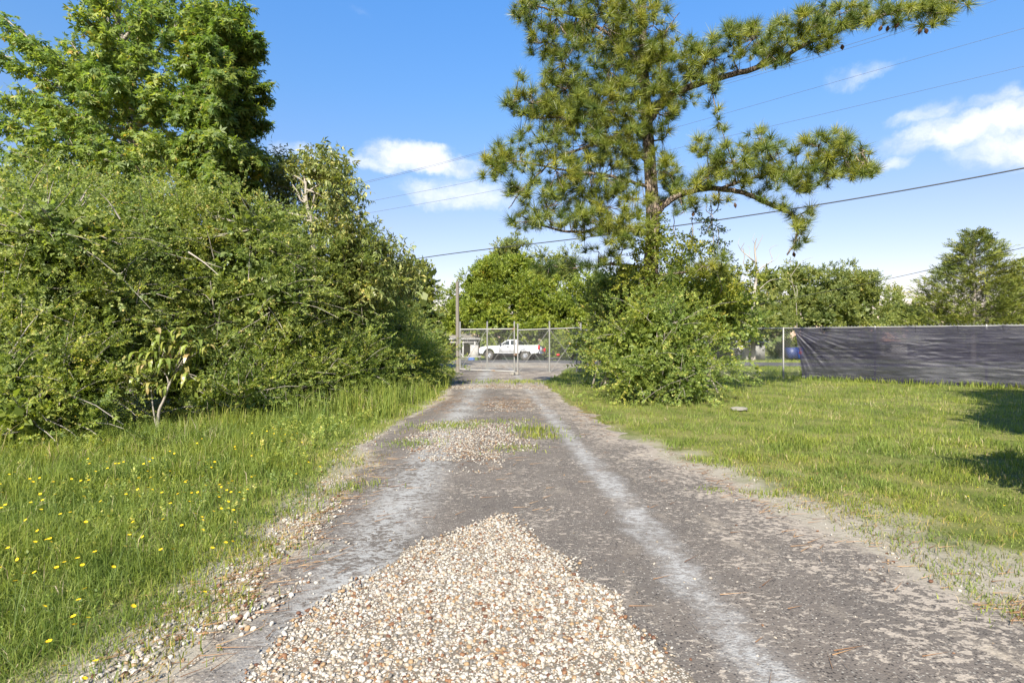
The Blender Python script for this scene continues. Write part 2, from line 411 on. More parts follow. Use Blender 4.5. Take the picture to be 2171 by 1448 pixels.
def inst(acc, tmpls, Pp, X, s, tint, rng, jit=.22, up=(0, 0, 1), roll=.6):
    n = len(Pp)
    if n == 0: return
    X = nrm(X); up = np.broadcast_to(np.array(up, float), X.shape) + rng.normal(0, .15, X.shape)
    Y = nrm(np.cross(up, X)); Z = np.cross(X, Y)
    a = rng.normal(0, roll, n)[:, None]
    Y2 = Y * np.cos(a) + Z * np.sin(a); Z2 = np.cross(X, Y2)
    s = np.broadcast_to(s, (n,)); tint = np.broadcast_to(tint, (n,))
    w_ = rng.integers(0, len(tmpls), n)
    for k, (V, Fc) in enumerate(tmpls):
        ii = np.where(w_ == k)[0]
        if len(ii) == 0: continue
        B = np.stack([X[ii], Y2[ii], Z2[ii]], 1) * s[ii][:, None, None]     # n,3,3 rows = axes
        VV = np.einsum('kj,njc->nkc', V, B) + Pp[ii][:, None]
        FF = (Fc[None] + (np.arange(len(ii)) * len(V))[:, None, None]).reshape(-1, Fc.shape[1])
        tt = np.repeat(tint[ii], len(Fc)) + rng.normal(0, jit, len(FF))
        acc.add(VV.reshape(-1, 3), FF, tt)
def rdirs(rng, n, zmin=-1.0):
    d = nrm(rng.normal(0, 1, (int(n * 2.5) + 8, 3)))
    d = d[d[:, 2] > zmin]
    while len(d) < n: d = np.vstack([d, d])
    return d[:n]
_tr = np.random.default_rng(11)
T_FINE = [spray_tmpl(_tr, 14, .19, .115, 55, .5) for _ in range(6)]
T_WIDE = [spray_tmpl(_tr, 10, .30, .2, 60, .6) for _ in range(6)]
T_STAR = [star_tmpl(_tr) for _ in range(6)]
T_HANG = [hang_tmpl(_tr) for _ in range(6)]
T_CEDAR = [spray_tmpl(_tr, 12, .34, .09, 38, .2, .12) for _ in range(5)]
T_CARD = [spray_tmpl(_tr, 5, .7, .5, 90, 1.2) for _ in range(4)]

def inside(p, lobes, k, skip):
    m = np.zeros(len(p), bool)
    for i, (c, r) in enumerate(lobes):
        if i == skip: continue
        q = (p - c) / (r * k); m |= (q ** 2).sum(1) < 1
    return m
def shrub_foliage(rng, lobes, dens, nspr, size, tm, blen=(.5, 1.1), upb=.15, droop=.25, stem=None, core=22, backd=.4, tint=.45, ground=True, corecard=.22, lat=.35):
    """lobes: list of (centre, radii). Branchlets leave the lobe, each carries leaf sprays."""
    acc = Acc()
    for li, (c, r) in enumerate(lobes):
        c = np.array(c, float); r = np.array(r, float)
        area = 4 * np.pi * ((r[0] * r[1]) ** 1.6 / 3 + (r[0] * r[2]) ** 1.6 / 3 + (r[1] * r[2]) ** 1.6 / 3) ** (1 / 1.6)
        nb = int(area * dens)
        d = rdirs(rng, nb, -.75)
        d = d[(d[:, 1] < .45) | (rng.random(nb) < backd)]
        # clumpiness: keep by angular noise
        cl = vnoise(np.arctan2(d[:, 1], d[:, 0]) * r.mean() * 1.6 + 40 * li, d[:, 2] * r.mean() * 2.2, 5)
        d = d[rng.random(len(d)) < .35 + 1.0 * cl]
        nb = len(d)
        st = c + d * r * rng.uniform(.45, .9, (nb, 1))
        ok = ~inside(st, lobes, .75, li)
        d, st = d[ok], st[ok]; nb = len(d)
        dr = nrm(d + rng.normal(0, .5, (nb, 3)) * np.array([1, 1, .6]) + np.array([0, 0, upb]))
        L = rng.uniform(blen[0], blen[1], nb) * (.6 + .5 * rng.random(nb) ** 3 * 1.6)
        bt = tint + rng.normal(0, .14, nb)
        for k in range(nspr):
            t = .15 + .85 * (k + rng.random(nb)) / nspr
            p = st + dr * (L * t)[:, None]; p[:, 2] -= droop * L * t * t
            sd = nrm(rng.normal(0, 1, (nb, 3)) * np.array([1, 1, .5]))
            X = dr * (lat + .9 * t[:, None]) + sd * .75 + np.array([0, 0, -.25 * droop])
            ok = p[:, 2] > (zf(p[:, 1]) + .05 if ground else -9)
            inst(acc, tm, p[ok], X[ok], size * rng.uniform(.7, 1.25, nb)[ok], bt[ok], rng)
        if stem is not None:
            for i in range(0, nb, 3):
                t = np.linspace(-.5, 1, 5)
                p = st[i] + dr[i] * (L[i] * t)[:, None]; p[:, 2] -= droop * L[i] * t * np.abs(t)
                if p[:, 2].min() > .02: stem.tube(p, np.linspace(.011, .004, 5), 3, cap=False)
        if core:
            nc = int(area * core)
            dd = rdirs(rng, nc, -.9)
            p = c + dd * r * rng.uniform(.3, .66, (nc, 1))
            ok = p[:, 2] > (zf(p[:, 1]) + .1 if ground else -9)
            inst(acc, T_CARD, p[ok], rdirs(rng, nc)[ok], corecard, .32, rng, .15)  # inner leaves tinted darker: shade inside the shrub put into their colour
    return acc
def crown(rng, lobes, n, size, tm, shell=(.5, 1.12), upb=.1, tint=.45, zmin=-.6, roll=.6, wob=.34, core=0, corecard=.8, clump=55, zfloor=True):
    """far trees: sprays set straight on bumpy lobes"""
    acc = Acc()
    tot = sum((r[0] * r[1] * r[2]) ** (2 / 3) for c, r in lobes)
    for li, (c, r) in enumerate(lobes):
        c = np.array(c, float); r = np.array(r, float)
        m = int(n * (r[0] * r[1] * r[2]) ** (2 / 3) / tot)
        nc = max(10, int(m / clump))
        cd = rdirs(rng, nc, zmin)
        cc = c + cd * r * rng.uniform(shell[0] + .12, shell[1], (nc, 1))
        cr = r.min() * rng.uniform(.16, .40, nc) * (1 + wob * .3)
        ct = rng.normal(0, .12, nc)
        w_ = rng.integers(0, nc, m)
        d = rdirs(rng, m, -1)
        p = cc[w_] + d * (cr[w_] * rng.uniform(.45, 1.0, m))[:, None] * np.array([1.15, 1.15, .8])
        ok = ((d * cd[w_]).sum(1) > -.35)
        if zfloor: ok &= p[:, 2] > zf(p[:, 1]) + .1
        p, d, w2 = p[ok], d[ok], w_[ok]; m = len(p)
        X = nrm(d * .7 + cd[w2] * .4 + rng.normal(0, .5, (m, 3)) + np.array([0, 0, upb]))
        inst(acc, tm, p, X, size * rng.uniform(.7, 1.3, m), tint + ct[w2] + rng.normal(0, .08, m), rng, .17, roll=roll)
        if core:
            k = int(m * core); dd = rdirs(rng, k, zmin)
            inst(acc, T_CARD, c + dd * r * rng.uniform(.25, .6, (k, 1)), rdirs(rng, k), corecard, .15, rng, .1)  # low tint paints the shade deep in the crown onto these inner cards
    return acc
def limbs(acc, base, tips, r0, rng, trunk_top=None, sides=6):
    """trunk from base to trunk_top, limbs to each tip"""
    base = np.array(base, float)
    top = np.array(trunk_top if trunk_top is not None else np.mean(tips, 0), float)
    mid = (base + top) / 2 + rng.normal(0, .08, 3) * np.linalg.norm(top - base) * np.array([1, 1, 0])
    tr = smooth_line([base, mid, top], 12)
    acc.tube(tr, np.linspace(r0 * 1.15, r0 * .35, 12), max(sides, 8))
    for tp in tips:
        tp = np.array(tp, float)
        k = rng.integers(3, 11)
        a = tr[k]
        m = (a + tp) / 2 + np.array([0, 0, -.06]) * np.linalg.norm(tp - a) + rng.normal(0, .05, 3) * np.linalg.norm(tp - a)
        acc.tube(smooth_line([a, m, tp], 8), np.linspace(r0 * .38, r0 * .08, 8), sides, cap=False)

# ================================================================== GROUND, DRIVEWAY, ROAD
EY = np.array([-4, 2.5, 3.0, 3.55, 4.5, 6.46, 8, 9, 11.3, 13.9, 15.2, 18.6, 21, 23.6, 26, 30, 36, 42])
EL = np.array([-1.42, -1.5, -1.52, -1.6, -1.62, -1.75, -2.1, -2.15, -2.05, -1.72, -1.75, -2.0, -2.2, -2.4, -2.5, -3, -4.2, -6.5])
ER = np.array([2.95, 2.75, 2.68, 2.6, 2.5, 2.11, 1.9, 1.8, 1.55, 1.32, 1.24, 1.05, 1.3, 1.9, 2.3, 3.0, 4.4, 7.0])
def xl(y): return np.interp(y, EY, EL)
def xr(y): return np.interp(y, EY, ER)

def ground_mat(t):
    p = pos(t); x, y, z = t.xyz(p)
    n1 = t.noise(p, 1.3, 6, .6); n2 = t.noise(p, 22, 5, .65); n3 = t.noise(p, 160, 3, .6)
    sand = t.mix(n2, (0.2088, 0.1829, 0.1444), (0.2976, 0.2716, 0.2249))
    sand = t.mix(t.m('MULTIPLY', t.ss(n3, .55, .75), .5), sand, (0.1566, 0.1274, 0.0948))
    thatch = t.mix(n2, (0.1012, 0.1104, 0.0276), (0.2116, 0.1932, 0.0690))
    thatch = t.mix(t.ss(n1, .4, .65), thatch, (0.0828, 0.1012, 0.0230))
    thatch = t.mix(t.ss(n3, .5, .7), thatch, (0.0460, 0.0460, 0.0184))
    # sand close to the driveway on the right
    d = t.m('ADD', t.m('SUBTRACT', x, t.m('SUBTRACT', 3.05, t.m('MULTIPLY', y, .135))), t.m('MULTIPLY', t.m('SUBTRACT', y, 3.5), .2))
    m = t.ss(t.m('ADD', d, t.m('MULTIPLY', t.m('SUBTRACT', n1, .5), 2.4)), .5, 1.5)
    near = t.ss(y, 16, 7)
    left = t.ss(x, 1.0, 0.0)
    sandmask = t.m('MULTIPLY', t.m('SUBTRACT', 1.0, m), near)
    lefts = t.m('MULTIPLY', left, t.ss(t.m('ADD', x, t.m('MULTIPLY', n1, .8)), -1.95, -1.45))
    sandmask = t.mix(left, sandmask, lefts)
    far = t.ss(y, 20, 40)
    c = t.mix(sandmask, thatch, sand)
    c = t.mix(far, c, t.mix(n1, (0.1380, 0.1564, 0.0322), (0.2024, 0.2116, 0.0552)))
    return bsdf(t, c, .95, 0, .1, t.bump(t.m('ADD', n2, t.m('MULTIPLY', n3, .4)), .6, .02))
gx = np.concatenate([np.linspace(-700, -30, 12), np.linspace(-26, 30, 40), np.linspace(36, 700, 12)])
gy = np.concatenate([np.linspace(-120, -6, 6), np.linspace(-4, 60, 130), np.linspace(65, 1200, 20)])
XX, YY = np.meshgrid(gx, gy)
a = Acc()
nx = len(gx); ny = len(gy)
i = (np.arange(ny - 1)[:, None] * nx + np.arange(nx - 1)[None]).ravel()
a.add(np.stack([XX, YY, zf(YY)], -1).reshape(-1, 3), np.stack([i, i + 1, i + nx + 1, i + nx], -1))
g = mk('ground', a, mat('sandy ground', ground_mat), smooth=True, kind='structure')

def asphalt_mat(t):
    p = pos(t); x, y, z = t.xyz(p)
    n1 = t.noise(p, 1.1, 6, .6); n2 = t.noise(p, 7, 6, .65); n3 = t.noise(p, 55, 4, .65)
    v1 = t.vor(p, 70, 'F1', 'Distance'); vc = t.xyz(t.vor(p, 70, 'F1', 'Color'))[0]
    base = t.mix(n2, (0.0750, 0.0642, 0.0553), (0.1184, 0.1038, 0.0908))
    base = t.mix(t.ss(n1, .35, .65), base, t.mix(1.0, base, (1.2, 1.18, 1.16), 'MULTIPLY'))
    chip = t.m('MULTIPLY', t.ss(v1, .42, .28), t.m('GREATER_THAN', vc, .80))
    base = t.mix(chip, base, (0.2464, 0.2288, 0.1980))
    dk = t.m('MULTIPLY', t.ss(v1, .5, .3), t.m('LESS_THAN', vc, .25))
    base = t.mix(dk, base, (0.0299, 0.0264, 0.0246))
    # sand lying in worn pits
    rightedge = t.ss(t.m('ADD', x, t.m('MULTIPLY', y, .17)), 2.0, 3.2)
    ps_ = t.vm('MULTIPLY', p, (1, 1.5, 1))
    grain = t.noise(ps_, 19, 7, .66, .5)
    grain2 = t.noise(ps_, 80, 4, .6)
    cov = t.m('ADD', t.m('MULTIPLY', t.noise(p, 1.7, 4, .6), 1.0), t.m('MULTIPLY', rightedge, .22))
    thr = t.m('SUBTRACT', t.m('ADD', grain, t.m('MULTIPLY', t.m('SUBTRACT', grain2, .5), .25)), t.m('SUBTRACT', .805, t.m('MULTIPLY', cov, .44)))
    sc = t.m('MULTIPLY', t.ss(thr, -.01, .03), .9)
    base = t.mix(sc, base, t.mix(n3, (0.2402, 0.2036, 0.1659), (0.3432, 0.2974, 0.2460)))
    # sand drifts
    dr = t.m('MULTIPLY', t.ss(t.noise(t.vm('MULTIPLY', p, (1.2, .6, 1)), 1.7, 6, .6), .56, .68), t.ss(n2, .38, .6))
    dr = t.m('MULTIPLY', dr, t.m('ADD', .25, rightedge))
    base = t.mix(dr, base, (0.3089, 0.2631, 0.2059))
    # pale wheel tracks of limestone dust
    def track(xc, slope, wd, amt):
        q = t.m('SUBTRACT', t.m('SUBTRACT', x, xc), t.m('MULTIPLY', y, slope))
        q = t.m('ADD', t.m('ABSOLUTE', q), t.m('MULTIPLY', t.m('SUBTRACT', n2, .5), .35))
        q = t.m('ADD', q, t.m('MULTIPLY', t.m('SUBTRACT', n1, .5), .35))
        return t.m('MULTIPLY', t.ss(q, wd, 0.0), amt)
    tk = t.m('MULTIPLY', t.m('ADD', .45, t.m('MULTIPLY', t.ss(t.noise(p, 2.6, 5, .65), .38, .58), .55)), t.m('MULTIPLY', track(1.24, -.045, .22, 1.0), t.m('ADD', .3, t.m('MULTIPLY', t.ss(t.m('ADD', grain, t.m('MULTIPLY', grain2, .4)), .62, .76), .7))))
    base = t.mix(tk, base, t.mix(n3, (0.2226, 0.2176, 0.2125), (0.3542, 0.3491, 0.3340)))
    tk2 = t.m('MULTIPLY', track(-.98, -.005, .5, 1.0), t.m('MULTIPLY', t.ss(t.m('ADD', grain, t.m('MULTIPLY', n1, .5)), .66, .80), 1.0))
    base = t.mix(tk2, base, t.mix(n3, (0.2024, 0.1994, 0.1923), (0.3238, 0.3188, 0.3036)))
    # sandy band and gravelly apron beyond
    far = t.m('MULTIPLY', t.ss(t.m('ABSOLUTE', t.m('SUBTRACT', y, t.m('ADD', 17.4, t.m('MULTIPLY', n1, 1.2)))), 1.4, .3), t.ss(n2, .36, .56))
    base = t.mix(t.m('MULTIPLY', far, .85), base, (0.2640, 0.2288, 0.1804))
    ap = t.m('MULTIPLY', t.ss(y, 29, 34), t.ss(t.noise(p, .55, 5, .6), .45, .6))
    base = t.mix(t.m('MULTIPLY', ap, .8), base, (0.2640, 0.2376, 0.1936))
    # pine straw stain
    ps = t.m('MULTIPLY', t.ss(t.noise(p, .9, 6, .65), .56, .68), t.m('MULTIPLY', t.ss(y, 6, 11), .5))
    base = t.mix(ps, base, (0.1408, 0.0950, 0.0546))
    ed = t.m('ADD', t.attr('edge'), t.m('ADD', t.m('MULTIPLY', t.m('SUBTRACT', n2, .5), .16), t.m('MULTIPLY', t.m('SUBTRACT', grain, .5), .12)))
    base = t.mix(t.m('MULTIPLY', t.ss(ed, .045, .0), .85), base, t.mix(n3, (0.2109, 0.1808, 0.1421), (0.2996, 0.2684, 0.2224)))
    h = t.m('ADD', t.m('MULTIPLY', v1, .5), t.m('ADD', n3, sc))
    return bsdf(t, base, .9, 0, .2, t.bump(h, .55, .012))
a = Acc()
ys = np.concatenate([np.linspace(-4, 1.5, 8), np.linspace(1.7, 16, 240), np.linspace(16.2, 42.2, 150)])
cs = np.linspace(0, 1, 17)
rows = []
for y in ys:
    L = xl(y) + (vnoise(y * 3.1, 1.3, 1) - .5) * .28 + (vnoise(y * 11, 5.3, 2) - .5) * .16
    r = xr(y) + (vnoise(y * 2.3, 8.3, 3) - .5) * .34 + (vnoise(y * 9, 2.3, 4) - .5) * .22
    xs = L + (r - L) * cs
    crown_ = .012 + .03 * (1 - (2 * cs - 1) ** 2) * 1.0
    crown_[0] = crown_[-1] = .003
    rows.append(np.stack([xs, np.full_like(xs, y), zf(y) + crown_], -1))
n = len(cs); mrows = len(ys)
i = (np.arange(mrows - 1)[:, None] * n + np.arange(n - 1)[None]).ravel()
a.add(np.array(rows).reshape(-1, 3), np.stack([i, i + 1, i + n + 1, i + n], -1))
dw = mk('driveway', a, mat('worn asphalt', asphalt_mat), smooth=True, kind='structure')
ea = dw.data.attributes.new('edge', 'FLOAT', 'POINT'); ea.data.foreach_set('value', np.tile(np.minimum(cs, 1 - cs), mrows).astype(np.float32))
def dz(x, y):
    c = np.clip((x - xl(y)) / (xr(y) - xl(y)), 0, 1)
    return zf(y) + .012 + .03 * (1 - (2 * c - 1) ** 2)

def roady(x): return 45 - .285 * (x - .5)
a = Acc(); b = Acc()
xs = np.linspace(-130, 52, 130)
V = []
for x in xs:
    for o in (-3.2, -1.6, 0, 1.6, 3.1):
        y = roady(x) + o
        V.append((x, y, zf(y) + .035))
i = (np.arange(len(xs) - 1)[:, None] * 5 + np.arange(4)[None]).ravel()
a.add(V, np.stack([i, i + 5, i + 6, i + 1], -1))
road = mk('road', a, mat('road asphalt', lambda t: bsdf(t, t.mix(t.noise(pos(t), 3, 6, .6), (.062, .06, .06), (.095, .092, .09)), .9, 0, .2)), kind='structure')
V = []
for x in xs:
    for o in (-2.95, -2.82):
        y = roady(x) + o; V.append((x, y, zf(y) + .04))
i = np.arange(len(xs) - 1) * 2
b.add(V, np.stack([i, i + 2, i + 3, i + 1], -1))
mk('edge_line', b, mat('worn white marking', lambda t: bsdf(t, t.mix(t.ss(t.noise(pos(t), .6, 5, .7), .5, .62), (.5, .49, .46), (.12, .115, .11)), .8)), road)

# ================================================================== GRAVEL
def ico(sub, rng):
    import bmesh
    bm = bmesh.new(); bmesh.ops.create_icosphere(bm, subdivisions=sub, radius=1)
    V = np.array([v.co[:] for v in bm.verts]); Fc = np.array([[v.index for v in f.verts] for f in bm.faces]); bm.free()
    out = []
    for _ in range(8):
        W = V.copy()
        for _k in range(5):        # flatten random caps: angular river stones
            d = nrm(rng.normal(0, 1, 3)); h = rng.uniform(.45, .8)
            q = W @ d; W = W - np.outer(np.maximum(q - h, 0), d) * .9
        W *= np.array([1, rng.uniform(.65, .95), rng.uniform(.4, .65)])
        out.append((W, Fc))
    return out
ICO1, ICO2 = ico(1, _tr), ico(2, _tr)
def octa(rng):
    V = np.array([[1, 0, 0], [-1, 0, 0], [0, 1, 0], [0, -1, 0], [0, 0, 1], [0, 0, -1.0]]); Fc = np.array([[0, 2, 4], [2, 1, 4], [1, 3, 4], [3, 0, 4], [2, 0, 5], [1, 2, 5], [3, 1, 5], [0, 3, 5]])
    return [(V * rng.uniform(.7, 1.15, (6, 1)) * [1, rng.uniform(.7, 1), rng.uniform(.45, .7)], Fc) for _ in range(6)]
OCT = octa(_tr)
def in_poly(x, y, poly):
    m = np.zeros(len(x), bool); n = len(poly)
    for i in range(n):
        x1, y1 = poly[i]; x2, y2 = poly[(i + 1) % n]
        c = ((y1 > y) != (y2 > y)) & (x < (x2 - x1) * (y - y1) / (y2 - y1 + 1e-12) + x1)
        m ^= c
    return m
def gravel(name, poly, n, smin, smax, rng, bed=0.0, edge=.25, cols=None, fine=True, bigfrac=1.0):
    acc = Acc()
    pl = np.array(poly)
    x = rng.uniform(pl[:, 0].min() - edge, pl[:, 0].max() + edge, n * 4); y = rng.uniform(pl[:, 1].min() - edge, pl[:, 1].max() + edge, n * 4)
    jx = x + (vnoise(x * 4, y * 4, 8) - .5) * edge * 1.6 + rng.normal(0, edge * .28, len(x))
    jy = y + (vnoise(x * 4, y * 4, 9) - .5) * edge * 1.6 + rng.normal(0, edge * .28, len(x))
    ok = in_poly(jx, jy, poly); x, y = x[ok][:n], y[ok][:n]
    m = len(x)
    s = smin + (smax - smin) * rng.random(m) ** 2.2
    base = np.where((x > xl(y)) & (x < xr(y)), dz(x, y), zf(y))
    z = base + s * .3 + rng.random(m) * bed
    X = nrm(np.stack([rng.normal(0, 1, m), rng.normal(0, 1, m), rng.normal(0, .3, m)], -1))
    t = rng.random(m)
    Pp = np.stack([x, y, z], -1)
    near = (y < 3.6) & (s > .0125) & fine
    tiny = (s < .0085) | (y > 6.5)
    for sel, tm in ((near, ICO2), (~near & ~tiny, ICO1), (~near & tiny, OCT)):
        inst(acc, tm, Pp[sel], X[sel], s[sel], t[sel], rng, 0.0, roll=.35)
    return mk(name, acc, M['pebble'], smooth=True, kind='stuff')
rg = np.random.default_rng(21)
PA = [(-.12, 4.75), (.1, 4.45), (.30, 3.9), (.5, 3.4), (.6, 2.95), (.72, 2.45), (.8, 1.9), (-1.2, 1.9), (-1.15, 2.5), (-1.12, 2.95), (-1.02, 3.35), (-.78, 3.9), (-.42, 4.4)]
# bed of the near gravel patch: a low mound of fines
a = Acc()
n = 60
gx_, gy_ = np.meshgrid(np.linspace(-1.5, 1.1, n), np.linspace(1.6, 5.0, n))
ok = in_poly(gx_.ravel() + (vnoise(gx_.ravel() * 5, gy_.ravel() * 5, 3) - .5) * .25, gy_.ravel(), PA).astype(float).reshape(n, n)
for _ in range(3):
    ok = (ok + np.roll(ok, 1, 0) + np.roll(ok, -1, 0) + np.roll(ok, 1, 1) + np.roll(ok, -1, 1)) / 5
hz = dz(gx_, gy_) - .012 + ok * .019
i = (np.arange(n - 1)[:, None] * n + np.arange(n - 1)[None]).ravel()
a.add(np.stack([gx_, gy_, hz], -1).reshape(-1, 3), np.stack([i, i + 1, i + n + 1, i + n], -1))
mk('gravel_bed', a, mat('gravel fines', lambda t: (lambda d, c: bsdf(t, t.mix(t.ss(d, .30, .55), t.ramp(c, [(0, (0.4872, 0.4524, 0.3944)), (.5, (0.3828, 0.3364, 0.2784)), (.75, (0.2552, 0.1740, 0.1044)), (.9, (0.1972, 0.1798, 0.1624)), (1, (0.1392, 0.0754, 0.0464))]), (0.1160, 0.0986, 0.0754)), .95, 0, .1, t.bump(d, -.8, .008)))(t.vor(pos(t), 75), t.xyz(t.vor(pos(t), 75, 'F1', 'Color'))[0])), smooth=True, kind='structure')
gravel('gravel', PA, 22000, .0045, .0165, rg, bed=.008, edge=.12)
PB = [(-1.5, 10.2), (-.1, 10.05), (.28, 7.9), (-.2, 7.25), (-.35, 6.4), (-.62, 6.6), (-1.1, 7.2), (-1.35, 8.1)]
gravel('gravel', PB, 5200, .007, .02, rg, bed=.005, edge=.4)
PC = [(-.6, 13.6), (.3, 13.8), (.35, 11.6), (-.4, 11.2)]
gravel('gravel', PC, 420, .009, .022, rg, edge=.5)
PD = [(-2.0, 6.4), (-1.85, 6.2), (-1.62, 5.2), (-1.5, 4.2), (-1.4, 3.1), (-1.5, 2.3), (-2.0, 2.3), (-1.85, 3.5), (-1.85, 4.6), (-1.8, 5.5)]
gravel('gravel', PD, 2100, .007, .021, rg, edge=.25)
PE = [(-2.35, 9.5), (-2.0, 9.5), (-2.05, 6.8), (-1.75, 5.9), (-1.9, 5.6), (-2.3, 7)]
gravel('gravel', PE, 260, .008, .022, rg, edge=.25)
PF = [(-1.5, 14), (1.4, 14), (2.7, 2.2), (-1.5, 2.2)]
gravel('gravel', PF, 900, .004, .014, rg, edge=.1)
PG = [(1.75, 8), (2.2, 7.5), (2.7, 4.6), (3.2, 2.6), (2.7, 2.6), (2.4, 4.6)]
gravel('gravel', PG, 700, .005, .016, rg, edge=.35)
PH = [(-2.2, 18.3), (1.1, 18.3), (1.2, 16.8), (-1.9, 16.8)]
gravel('gravel', PH, 500, .014, .03, rg, edge=.4)
PI_ = [(-3, 38), (3.2, 37), (2.8, 33), (-1.0, 33.5)]
gravel('gravel', PI_, 500, .02, .045, rg, edge=.9)

# ================================================================== GRASS
def blades(acc, x, y, h, wd, rng, tint, lean=.45, z=None):
    n = len(x)
    a_ = rng.uniform(0, 2 * np.pi, n)
    side = np.stack([np.cos(a_), np.sin(a_), np.zeros(n)], -1)
    l = rng.uniform(0, 2 * np.pi, n); k = np.abs(rng.normal(0, lean, n))
    ld_ = np.stack([np.cos(l), np.sin(l), np.zeros(n)], -1)
    b = np.stack([x, y, (zf(y) if z is None else z) - .01], -1)
    tint = np.broadcast_to(np.asarray(tint, float), (n,))
    if z is None and n > 3000:
        fr = y > 8.5
        if fr.any():
            tp = b + np.array([0, 0, 1]) * (h * np.clip(1 - k * .35, .35, 1))[:, None] + ld_ * (h * k * .85)[:, None]
            wv = side * (wd * .6)[:, None]
            V = np.stack([b - wv, b + wv, tp], 1)[fr].reshape(-1, 3)
            acc.add(V, np.arange(len(V)).reshape(-1, 3), tint[fr])
            q = ~fr
            x, y, h, wd, tint, side, k, ld_, b = x[q], y[q], h[q], wd[q], tint[q], side[q], k[q], ld_[q], b[q]; n = len(x)
            if n == 0: return
    m = b + np.array([0, 0, 1]) * (h * .55)[:, None] + ld_ * (h * k * .22)[:, None]
    tp = b + np.array([0, 0, 1]) * (h * np.clip(1 - k * .35, .35, 1))[:, None] + ld_ * (h * k * .85)[:, None]
    wv = side * (wd / 2)[:, None]
    V = np.stack([b - wv, b + wv, m + wv * .8, tp, m - wv * .8], 1).reshape(-1, 3)
    o = np.arange(n) * 5
    f4 = np.stack([o, o + 1, o + 2, o + 4], -1); f3 = np.stack([o + 4, o + 2, o + 3], -1)
    acc.add(V, f4, tint)
    acc.F[3].append(f3 + acc.n - len(V)); acc.T[3].append(np.broadcast_to(tint, (n,)).copy())
def front_x(y):   # where the left thicket begins
    return np.interp(y, [2, 5, 7.5, 9, 10.5, 12.9, 16, 22, 26], [-9, -8, -7.0, -6.4, -5.2, -3.9, -3.0, -2.75, -2.7])
rgr = np.random.default_rng(5)
def sample_view(n, ymin, ymax, pw, x0, x1):
    """positions with density falling with distance, x in [x0(y), x1(y)]"""
    u = rgr.random(n)
    q = 1 - pw
    y = (ymin ** q + u * (ymax ** q - ymin ** q)) ** (1 / q)
    a0 = x0(y); a1 = x1(y)
    return a0 + rgr.random(n) * (a1 - a0), y
def fence_y(x):   # line of the right hand fence
    return np.interp(x, [2.9, 10.4, 18.5], [26.0, 21.8, 14.9])
# left verge ----------------------------------------------------------
acc = Acc()
x, y = sample_view(130000, 2.0, 25, 1.15, lambda y: np.maximum(front_x(y) - .9, -.98 * y - 1.0), lambda y: xl(y) + .05)
dist = xl(y) - x
gap = vnoise(x * 2.2, y * 2.2, 31)
pr = sstep(dist + (gap - .5) * .8, -.05, .5 * np.clip(1.7 - y * .17, .12, 1.3))
pr = np.clip(pr, .0, 1) * (0.35 + .65 * sstep(vnoise(x * 5, y * 5, 33), .2, .6))
ok = rgr.random(len(x)) < pr
x, y, dist = x[ok], y[ok], dist[ok]
nz = vnoise(x * 1.1, y * 1.1, 41); nz2 = vnoise(x * 4.5, y * 4.5, 43)
h = (.07 + .17 * sstep(dist, .1, 1.6) * np.interp(y, [2, 5, 9], [.75, .9, 1.25])) * (.45 + .9 * nz) * rgr.uniform(.55, 1.35, len(x)) * (1 + .5 * sstep(y, 7, 12))
wd = (.003 + .0007 * y) * rgr.uniform(.7, 1.3, len(x))
tint = .36 + (nz2 - .5) * .45 + rgr.normal(0, .14, len(x)) + .42 * (rgr.random(len(x)) < .07 + .22 * sstep(vnoise(x * 1.7, y * 1.7, 47), .5, .85)) + .22 * sstep(.5 - dist, 0, .5)
blades(acc, x, y, h, wd, rgr, tint, 1.0)
# tall arching clumps by the thicket
for cx, cy, nn, hh in ((-2.9, 12.2, 260, .75), (-3.3, 11.4, 220, .7), (-2.55, 11.0, 200, .55), (-2.6, 13.2, 220, .6), (-3.8, 10.6, 160, .6), (-6.9, 7.1, 220, .6), (-4.9, 9.5, 120, .55), (-2.45, 15.2, 160, .5), (-2.5, 17.5, 160, .5)):
    xx = cx + rgr.normal(0, .28, nn); yy = cy + rgr.normal(0, .28, nn)
    blades(acc, xx, yy, hh * rgr.uniform(.5, 1.25, nn), (.006 + .0006 * yy) * rgr.uniform(.7, 1.2, nn), rgr, .5 + rgr.normal(0, .2, nn), .6)
mk('verge_grass', acc, M['grass'], kind='stuff')
# soft feathery weeds mixed into both grass areas
acc = Acc()
n = 3800
y = 2.2 + 11.5 * rgr.random(n) ** 1.4; x = np.where(rgr.random(n) < .8, front_x(y) - .3 + rgr.random(n) * (xl(y) - front_x(y) + .1), xr(y) + .5 + rgr.random(n) * 6)
cl_ = vnoise(x * 1.6, y * 1.6, 83)
ok = (rgr.random(n) < sstep(cl_, .35, .7)) & ((x > 0) | (rgr.random(n) < .25 + .75 * sstep(xl(y) - x, .1, .7)))
x, y = x[ok], y[ok]; n = len(x)
sz = np.where(x > 0, .07, np.interp(y, [2, 5, 9], [.075, .12, .16])) * rgr.uniform(.6, 1.3, n) * np.where(x > xl(y) - .5, .65, 1)
for q in range(2):
    inst(acc, T_FINE, np.stack([x + rgr.normal(0, .02, n), y, zf(y) + sz * .3 * q], -1), np.stack([rgr.normal(0, .45, n), rgr.normal(0, .45, n), np.ones(n)], -1), sz, .45 + rgr.normal(0, .2, n), rgr)
mk('verge_weeds', acc, M['bright_shrub'], kind='stuff')
